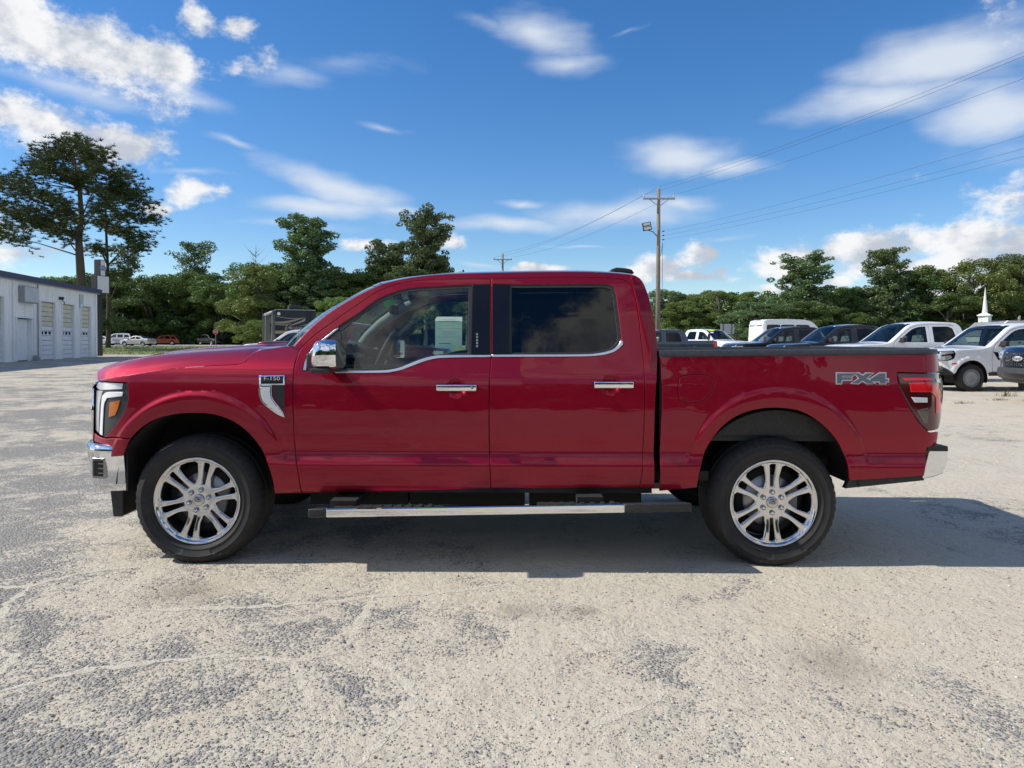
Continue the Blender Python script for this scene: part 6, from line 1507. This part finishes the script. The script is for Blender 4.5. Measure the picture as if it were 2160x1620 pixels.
# ================================================================== trees
def leafmat(name, c1, c2, trans=.25):
    m = bpy.data.materials.new(name); m.use_nodes = True; nt = m.node_tree; N, L = nt.nodes, nt.links
    for n in list(N): N.remove(n)
    o = N.new('ShaderNodeOutputMaterial'); d = N.new('ShaderNodeBsdfDiffuse'); t = N.new('ShaderNodeBsdfTranslucent'); mx = N.new('ShaderNodeMixShader'); mx.inputs[0].default_value = trans
    g = N.new('ShaderNodeBsdfGlossy'); g.inputs['Roughness'].default_value = .45; mg = N.new('ShaderNodeMixShader'); mg.inputs[0].default_value = .04
    oi = N.new('ShaderNodeObjectInfo'); ge = N.new('ShaderNodeNewGeometry'); tc = N.new('ShaderNodeTexCoord')
    n = N.new('ShaderNodeTexNoise'); n.inputs['Scale'].default_value = .9; n.inputs['Detail'].default_value = 3; L.new(tc.outputs['Object'], n.inputs['Vector'])
    ad = N.new('ShaderNodeMath'); ad.operation = 'ADD'; L.new(n.outputs[0], ad.inputs[0]); ri = N.new('ShaderNodeMath'); ri.operation = 'MULTIPLY'; ri.inputs[1].default_value = .55; L.new(ge.outputs['Random Per Island'], ri.inputs[0]); L.new(ri.outputs[0], ad.inputs[1])
    mr = N.new('ShaderNodeMapRange'); mr.inputs[1].default_value = .4; mr.inputs[2].default_value = 1.15; L.new(ad.outputs[0], mr.inputs[0])
    mc = N.new('ShaderNodeMix'); mc.data_type = 'RGBA'; mc.inputs[6].default_value = (*c1, 1); mc.inputs[7].default_value = (*c2, 1); L.new(mr.outputs[0], mc.inputs[0])
    hs = N.new('ShaderNodeHueSaturation'); L.new(mc.outputs[2], hs.inputs['Color'])
    hr = N.new('ShaderNodeMapRange'); hr.inputs[3].default_value = .492; hr.inputs[4].default_value = .528; L.new(oi.outputs['Random'], hr.inputs[0]); L.new(hr.outputs[0], hs.inputs['Hue'])
    vr = N.new('ShaderNodeMapRange'); vr.inputs[3].default_value = .9; vr.inputs[4].default_value = 1.35; L.new(oi.outputs['Random'], vr.inputs[0]); L.new(vr.outputs[0], hs.inputs['Value'])
    for x in (d, t): L.new(hs.outputs[0], x.inputs[0])
    L.new(d.outputs[0], mx.inputs[1]); L.new(t.outputs[0], mx.inputs[2]); L.new(mx.outputs[0], mg.inputs[1]); L.new(g.outputs[0], mg.inputs[2]); L.new(mg.outputs[0], o.inputs[0])
    return m
LEAF_D = leafmat('leaf_oak', (.055, .095, .024), (.15, .215, .05), .38); LEAF_L = leafmat('leaf_light', (.09, .14, .03), (.23, .28, .07), .38); LEAF_G = leafmat('leaf_greygreen', (.07, .105, .042), (.17, .22, .09), .38)
NEEDLE = leafmat('pine_needle', (.024, .040, .012), (.080, .098, .028), .12); NEEDLE2 = leafmat('pine_needle_fresh', (.07, .11, .040), (.18, .23, .085), .32)
BARK = noisy('bark', (.055, .042, .032), (.12, .092, .07), 6, 6, .95, .8, 25, stretch=(3, 3, .7)); BARKG = noisy('bark_grey', (.10, .09, .08), (.17, .155, .14), 6, 6, .95, .6, 25, stretch=(3, 3, .7))
rt = np.random.RandomState(4)
def leaf_cloud(cent, rad_, per, size, seed, flat=.8, aniso=1.0):
    """leaf-sized faces around clump centres; returns verts, faces"""
    r = np.random.RandomState(seed); V = []; 
    for (c, cr) in zip(cent, rad_):
        n = max(6, int(per * (cr / np.mean(rad_)) ** 2))
        d = r.normal(size=(n, 3)); d /= np.linalg.norm(d, axis=1)[:, None]; k = r.uniform(.35, 1.0, n) ** .5
        p = c + d * (cr * k)[:, None] * np.array([1, 1, flat])
        a = r.normal(size=(n, 3)); a[:, 2] *= .6; a /= np.linalg.norm(a, axis=1)[:, None]
        b = np.cross(a, d + r.normal(size=(n, 3)) * .5); b /= np.maximum(np.linalg.norm(b, axis=1)[:, None], 1e-6)
        s = size * r.uniform(.6, 1.3, n)[:, None]
        V.append(np.stack([p - a * s * .6 * aniso, p + b * s * .42, p + a * s * .6 * aniso, p - b * s * .42], 1))
    V = np.concatenate(V); n = len(V); return V.reshape(-1, 3), np.arange(n * 4).reshape(n, 4)
def fastmesh(name, V, F, m_):
    me = bpy.data.meshes.new(name); k = F.shape[1]
    me.vertices.add(len(V)); me.vertices.foreach_set('co', V.astype(np.float32).ravel())
    me.loops.add(F.size); me.loops.foreach_set('vertex_index', F.astype(np.int32).ravel())
    me.polygons.add(len(F)); me.polygons.foreach_set('loop_start', np.arange(0, F.size, k, dtype=np.int32)); me.materials.append(m_); me.update(calc_edges=True); return me
def trunk_mesh(paths, m_, name='trunk', sides=8):
    mb = MB()
    for pts, rs in paths: mb.tube(pts, rs, sides)
    me = bpy.data.meshes.new(name); me.from_pydata(mb.v, [], mb.f); me.polygons.foreach_set('use_smooth', [True] * len(me.polygons)); me.materials.append(m_); me.update(); return me
def broadleaf(seed, m_, w=.42, low=.12, per=210, nclump=190, size=.0145):
    """unit-height tree: crown radius w, crown starts at `low`"""
    r = np.random.RandomState(seed); cent = []; rads = []; paths = []
    main = [(0, 0, 0), (r.uniform(-.02, .02), r.uniform(-.02, .02), .35), (r.uniform(-.04, .04), r.uniform(-.04, .04), .7), (r.uniform(-.05, .05), r.uniform(-.05, .05), .93)]
    paths.append((main, [.022, .018, .011, .004]))
    lob = [(r.uniform(-.62, .62) * w, r.uniform(-.62, .62) * w, r.uniform(low + .12, .82), r.uniform(.36, .62) * w) for _ in range(13)] + [(main[-1][0], main[-1][1], .84, .34 * w)]
    for (lx, ly, lz, lr) in lob:
        paths.append(([(0, 0, max(.1, lz - .3)), (lx * .5, ly * .5, lz - .12), (lx, ly, lz)], [.010, .006, .002]))
        for k in range(nclump // 14):
            d = r.normal(size=3); d /= np.linalg.norm(d); d[2] = abs(d[2]) * .9 - .25
            c = np.array([lx, ly, lz]) + d * lr * np.array([1, 1, .8]) * r.uniform(.75, 1.05); c[2] = min(max(c[2], low), .98)
            cent.append(c); rads.append(r.uniform(.045, .085))
    V, F = leaf_cloud(np.array(cent), np.array(rads), per, size, seed, .7)
    return fastmesh('crown_b', V, F, m_), trunk_mesh(paths, BARKG)
def conifer(seed, m_, w=.22, low=.25, nb=70, per=60, size=.020, top=1.0):
    """forest pine: uneven limbs turned up at the ends, rounded clumps with gaps between them, irregular round top"""
    r = np.random.RandomState(seed); cent = []; rads = []; bend = r.uniform(-.02, .02, 2)
    stem = lambda z: np.array([bend[0] * math.sin(z * 4), bend[1] * math.sin(z * 3 + 1), z])
    paths = [([tuple(stem(z)) for z in (0, .3, .6, .8, .96)], [.015, .013, .010, .006, .002])]
    ang = r.uniform(0, 6.28)
    for k in range(nb):
        t = (k + r.uniform(0, 1)) / nb; z = low + (top - low) * t; ang += 2.4 + r.uniform(-.7, .7)
        env = math.sin(math.pi * min(1, .22 + .80 * (1 - t) ** .8)) ** .7 if t > .35 else .75 + .25 * t / .35
        ln = w * env * r.choice([.45, .7, .9, 1.0, 1.15]) + .02; up = r.uniform(.15, .5) * ln
        s = stem(z - up * .6); e = stem(z) + np.array([math.cos(ang) * ln, math.sin(ang) * ln, up * .4]); mid = s * .5 + e * .5 + np.array([0, 0, -.1 * ln])
        paths.append(([tuple(s), tuple(mid), tuple(e)], [.0045, .003, .001]))
        for q in np.linspace(.5, 1.03, r.randint(2, 5)): cent.append(s * (1 - q) + e * q + r.normal(size=3) * np.array([.018, .018, .008])); rads.append(r.uniform(.034, .066))
    V, F = leaf_cloud(np.array(cent), np.array(rads), per, size, seed, .6, 1.6)
    return fastmesh('crown', V, F, m_), trunk_mesh(paths, BARK)
BROAD = [broadleaf(11, LEAF_D), broadleaf(12, LEAF_L, .46, .06), broadleaf(13, LEAF_G, .40, .15), broadleaf(14, LEAF_L, .36, .1), broadleaf(15, LEAF_D, .5, .05)]
CONI = [conifer(21, NEEDLE2, .17, .25, 75, 80, .014), conifer(22, NEEDLE2, .21, .25, 85, 80, .014), conifer(23, LEAF_G, .13, .55, 34, 40, .014)]
def tree(u, vtop, Y, kind, wide, label, name, group, rot=None, i=[0]):
    """stands at pixel column u, distance Y, its top reaching pixel row vtop"""
    p = at(u, 720, Y); z = gz_(p.x, Y); H = at(u, vtop, Y).z - z
    cm, tm = kind; root = empty(name, (p.x, Y, z - .1), (i[0] * 2.399) if rot is None else rot); i[0] += 1
    root.scale = (H * wide * (1.25 if cm.name.startswith('crown_b') else 1.0), H * wide * (1.25 if cm.name.startswith('crown_b') else 1.0), H)
    tag(root, label, 'tree', group)
    link(bpy.data.objects.new('trunk', tm), root); link(bpy.data.objects.new('crown', cm), root); return root
B_, C_ = BROAD, CONI
G1, G2 = 'woodland trees behind the left road', 'trees behind the parked row on the right'
FRONT_L = [  # u, top, distance, kind, width, label
    (412, 512, 140, C_[2], 1.15, 'slim open topped tree standing above the dark wood left of the hood centre'), (270, 520, 135, C_[2], .9, 'spindly pine just right of the slim foreground pine'),
    (398, 566, 132, B_[0], 1.1, 'dark oak below the slim open topped tree'), (318, 578, 130, B_[4], 1.0, 'dark broad oak behind the copper SUV'), (468, 592, 128, B_[0], .9, 'dark oak behind the stop sign'),
    (555, 548, 118, B_[1], .95, 'light green broad tree left of the motorhome'), (650, 462, 120, C_[0], 1.0, 'tall pine whose top stands highest above the motorhome'), (640, 540, 122, B_[2], .9, 'round grey green tree around the tall pine trunk'),
    (725, 560, 122, B_[3], 1.0, 'light tree between the motorhome and the red windshield'), (822, 512, 124, C_[1], .85, 'mid height pine left of the tallest pine above the windshield'), (897, 452, 122, C_[1], .80, 'tallest pine above the red windshield'),
    (880, 545, 126, B_[2], 1.0, 'grey green tree under the tallest pine above the windshield'), (775, 575, 126, B_[0], 1.0, 'dark tree above the base of the red windshield'), (715, 618, 100, B_[1], .9, 'small light bush tree right of the motorhome roof'), (545, 668, 62, B_[1], 1.1, 'low leafy bush left of the motorhome'),
    (105, 572, 125, B_[3], .9, 'light tree top behind the service building roof'), (140, 575, 128, B_[0], .8, 'dark tree top behind the big pine trunk'), (185, 568, 126, B_[4], .8, 'dark tree behind the pole sign'), (235, 590, 128, B_[2], 1.0, 'grey green tree right of the pole sign'),
    (440, 585, 136, B_[1], 1.0, 'light tree deep in the wood between the oaks'), (505, 580, 130, B_[3], .9, 'light tree behind the dark grey road car'), (600, 545, 128, B_[4], .9, 'dark tree behind the motorhome'), (685, 555, 130, B_[0], .9, 'dark tree right of the tall pine trunk'), (845, 540, 128, B_[0], 1.0, 'dark tree between the two pines above the windshield'), (930, 560, 128, B_[4], .8, 'dark tree at the front edge of the red roof'),
    (1010, 610, 120, B_[3], 1.0, 'light tree seen through the front window behind the sheet'), (1150, 615, 122, B_[1], 1.0, 'light tree behind the dark rear window')]
for a in FRONT_L: tree(*a, 'woodland_tree', G1)
FRONT_R = [
    (1390, 600, 118, B_[2], .9, 'grey green tree behind the flood light pole'), (1440, 625, 112, B_[3], 1.0, 'light green tree right of the flood light pole'), (1520, 604, 116, B_[1], 1.15, 'broad light green tree above the grey road sign'), (1590, 628, 100, B_[2], 1.5, 'low broad grey green tree left of the white van'),
    (1692, 541, 118, C_[1], 1.15, 'tall pointed pine above the white van'), (1690, 630, 104, B_[0], 1.4, 'dark broad tree directly behind the white van'), (1775, 598, 122, B_[0], .9, 'dark tree top right of the tall pointed pine'), (1760, 640, 102, B_[4], 1.2, 'dark spreading tree behind the dark pickups'),
    (1868, 528, 116, C_[0], 1.0, 'tall rounded pine above the white pickup second in the row'), (1850, 600, 120, B_[2], 1.0, 'grey green tree below the tall rounded pine'), (1945, 562, 120, B_[0], 1.0, 'dark tree between the rounded pine and the steeple'), (2035, 536, 116, B_[1], .95, 'broad bright tree left of the church steeple'),
    (2000, 610, 112, B_[0], 1.2, 'dark tree low behind the church gable'), (2128, 520, 118, B_[2], .8, 'tall grey green tree right of the steeple'), (2150, 590, 114, B_[4], 1.1, 'dark tree at the right edge behind the church roof'), (2090, 600, 122, B_[3], 1.0, 'light tree directly behind the spire')]
for a in FRONT_R: tree(*a, 'background_tree', G2)
# the wood behind and beneath them, one closed mass seen over, under and through the vehicles
def wood_mass(name, spots, label, seed, size=.55, per=170):
    r = np.random.RandomState(seed); c = []; q = []
    for (x, y, h) in spots:
        n = int(14 + h * 2.2)
        for k in range(n): c.append((x + r.uniform(-4.5, 4.5), y + r.uniform(-3, 3), gz_(x, y) + r.uniform(.6, h))); q.append(r.uniform(1.2, 2.3))
    V, F = leaf_cloud(np.array(c), np.array(q), per, size, seed, .8); o = bpy.data.objects.new(name, fastmesh(name, V, F, LEAF_D)); link(o); tag(o, label, 'woodland', kind='stuff')
r_ = random.Random(2)
wood_mass('woodland', [(x, 140 + r_.uniform(-4, 8), r_.uniform(9, 13.5)) for x in np.arange(-112, -2, 4)] + [(x, 152, r_.uniform(7, 11)) for x in np.arange(-2, 130, 5)] + [(x, 133, r_.uniform(2, 4)) for x in np.arange(-90, 100, 5)], 'dark undergrowth of the woodland edge behind the far road', 8)
wood_mass('hedge', [(p.x, 54, 1.3) for p in (at(1525, 720, 54), at(1545, 720, 54))], 'x', 5, .12, 90)
hd = bpy.data.objects['hedge']; del hd['kind']
bpy.data.objects.remove(hd)
def hedge():
    a, b = at(1512, 730, 52), at(1562, 730, 52); r = np.random.RandomState(3); n = 60
    c = np.stack([r.uniform(a.x, b.x, n), r.uniform(51.5, 53, n), r.uniform(.3, 1.62, n)], 1); V, F = leaf_cloud(c, np.full(n, .3), 130, .10, 5)
    o = bpy.data.objects.new('hedge', fastmesh('hedge', V, F, leafmat('hedge_leaf', (.075, .065, .018), (.16, .13, .04)))); link(o); tag(o, 'clipped brownish hedge below the grey road sign', 'hedge')
hedge()
# reflected surroundings: the trees across the street behind the photographer
wood_mass('opposite_trees', [(x, -34 + r_.uniform(-4, 4), r_.uniform(7, 11)) for x in np.arange(-80, 85, 5)], 'row of trees across the lot behind the photographer', 6, .8, 90)
# bare snag
def snag():
    p = at(540, 720, 128); r = random.Random(4); paths = []
    H = at(540, 525, 128).z - gz_(p.x, 128)
    paths.append(([(0, 0, 0), (.1, 0, H * .6), (0, 0, H * .97)], [.16, .10, .02]))
    for k in range(22):
        z = H * r.uniform(.72, .95); a = r.uniform(0, 6.28); l = r.uniform(.8, 2.2); paths.append(([(0, 0, z), (math.cos(a) * l * .5, math.sin(a) * l * .5, z + l * .4), (math.cos(a) * l, math.sin(a) * l, z + l * .95)], [.04, .025, .01]))
    root = empty('bare_tree', (p.x, 128, gz_(p.x, 128))); tag(root, 'leafless grey treetop above the light green tree left of the motorhome', 'tree'); link(bpy.data.objects.new('trunk', trunk_mesh(paths, BARKG, sides=5)), root)
snag()
# ---------------------------------------------------------------- the two big pines
def big_pine(name, label, base, Y, trunk_px, crown, seed, r0):
    """trunk_px: (u,v) up the stem; crown: branch ends in pixels with depth offsets"""
    r = np.random.RandomState(seed); stem = [at(u, v, Y) for u, v in trunk_px]; root = empty(name, (base.x, Y, gz_(base.x, Y))); o = Vector((base.x, Y, gz_(base.x, Y)))
    tag(root, label, 'tree', 'tall pines beside the service building')
    S_ = [Vector((base.x, Y, gz_(base.x, Y) - .2))] + stem; n = len(S_); tp = [([tuple(p - o) for p in S_], [r0 * (1 - .82 * i / (n - 1)) for i in range(n)])]
    link(bpy.data.objects.new('trunk', trunk_mesh(tp, BARK, sides=12)), root)
    tuft = []; bp = []
    for (u, v, w, dens) in crown:
        for q in range(dens):
            e = at(u + r.uniform(-w, w), v + r.uniform(-w * .32, w * .32), Y + r.uniform(-5.5, 5.5))
            # spring from the stem well below the tip
            zb = max(stem[0].z, e.z - r.uniform(.10, .36) * math.hypot(e.x - stem[-1].x, 2.5) - .6); k = min(range(len(stem)), key=lambda i: abs(stem[i].z - zb)); s = stem[k]
            mid = s.lerp(e, .55) + Vector((0, 0, r.uniform(.0, .7)))
            if q % 3 == 0: bp.append(([tuple(s - o), tuple(mid - o), tuple(e - o)], [.085, .05, .015]))
            for t in range(r.randint(26, 38)):
                c = mid.lerp(e, r.uniform(.2, 1.1)) + Vector(r.normal(size=3) * np.array([.68, .68, .34])); tuft.append(c - o)
    # each tuft is a burst of needles
    T = np.array([tuple(t) for t in tuft]); V = []
    for k in range(20):
        d = r.normal(size=(len(T), 3)); d[:, 2] = np.abs(d[:, 2]) * .9 - .15; d /= np.linalg.norm(d, axis=1)[:, None]; b = np.cross(d, r.normal(size=(len(T), 3))); b /= np.linalg.norm(b, axis=1)[:, None]
        ln = r.uniform(.30, .55, len(T))[:, None]; V.append(np.stack([T + b * .035, T - b * .035, T + d * ln], 1))
    V = np.concatenate(V); link(bpy.data.objects.new('crown', fastmesh('crown', V.reshape(-1, 3), np.arange(len(V) * 3).reshape(-1, 3), NEEDLE)), root)
    link(bpy.data.objects.new('branches', trunk_mesh(bp, BARK, 'branches', 6)), root)['kind'] = 'stuff'
b1 = at(172, 720, 78)
big_pine('pine_tree', 'huge spreading pine with thick trunk behind the service building', b1, 78, [(172, 600), (168, 540), (166, 500), (172, 460), (168, 400), (160, 350), (150, 310)],
         [(150, 305, 40, 9), (110, 325, 40, 8), (190, 320, 45, 9), (230, 345, 40, 8), (70, 350, 40, 7), (25, 375, 40, 7), (120, 365, 60, 9), (200, 385, 55, 8), (40, 400, 40, 6), (-30, 400, 40, 6), (90, 420, 45, 7), (20, 440, 45, 8), (-20, 470, 40, 6), (60, 455, 35, 5), (130, 460, 35, 6), (15, 500, 16, 4), (110, 490, 20, 3), (215, 430, 40, 6), (150, 500, 18, 3), (95, 470, 25, 4)], 31, .52)
b2 = at(228, 739, 87)
big_pine('pine_tree', 'slim pine with bare trunk and drooping right side branches beside the pole sign', b2, 87, [(229, 700), (229, 640), (227, 560), (224, 490), (222, 430), (225, 380)],
         [(250, 375, 35, 7), (280, 395, 30, 6), (300, 420, 25, 6), (255, 415, 40, 6), (270, 450, 35, 6), (320, 458, 22, 5), (300, 500, 26, 6), (265, 490, 25, 5), (205, 525, 14, 4), (235, 470, 30, 5), (245, 575, 26, 4), (240, 680, 22, 5), (215, 400, 30, 5), (222, 675, 14, 3), (310, 520, 14, 3)], 32, .30)
# ---------------------------------------------------------------- palms seen through the cab
def palm(u, Y, vtop, label, seed):
    p = at(u, 720, Y); z = gz_(p.x, Y); H = at(u, vtop, Y).z - z; r = np.random.RandomState(seed); root = empty('palm_tree', (p.x, Y, z)); tag(root, label, 'tree', 'palms seen through the cab window')
    link(bpy.data.objects.new('trunk', trunk_mesh([([(0, 0, 0), (.05, 0, H * .5), (0, 0, H)], [.18, .15, .14])], BARKG)), root)
    V = []; F = []
    for k in range(46):
        a = r.uniform(0, 6.28); e = r.uniform(-.9, 1.0); l = r.uniform(.9, 1.3); d = Vector((math.cos(a) * math.cos(e), math.sin(a) * math.cos(e), math.sin(e)))
        c = Vector((0, 0, H)) + d * l * .8; s = Vector((-math.sin(a), math.cos(a), 0))
        for q in np.linspace(-1.1, 1.1, 11):
            t = c + (d * math.cos(q) + s * math.sin(q)) * l * .6 + Vector((0, 0, -.25 * abs(q))); w = (s * math.cos(q) - d * math.sin(q)) * .05; o = len(V); V += [c + w, c - w, t]; F.append((o, o + 1, o + 2))
    mk('crown', V, F, leafmat('palm_leaf', (.06, .085, .02), (.17, .17, .05)) if 'palm_leaf' not in bpy.data.materials else bpy.data.materials['palm_leaf'], root)
palm(897, 60, 672, 'palm with yellowish fronds seen left of the green sheet in the cab', 1); palm(985, 66, 664, 'palm seen right of the green sheet through the cab window', 2); palm(1180, 64, 660, 'palm seen through the dark rear door window', 3)
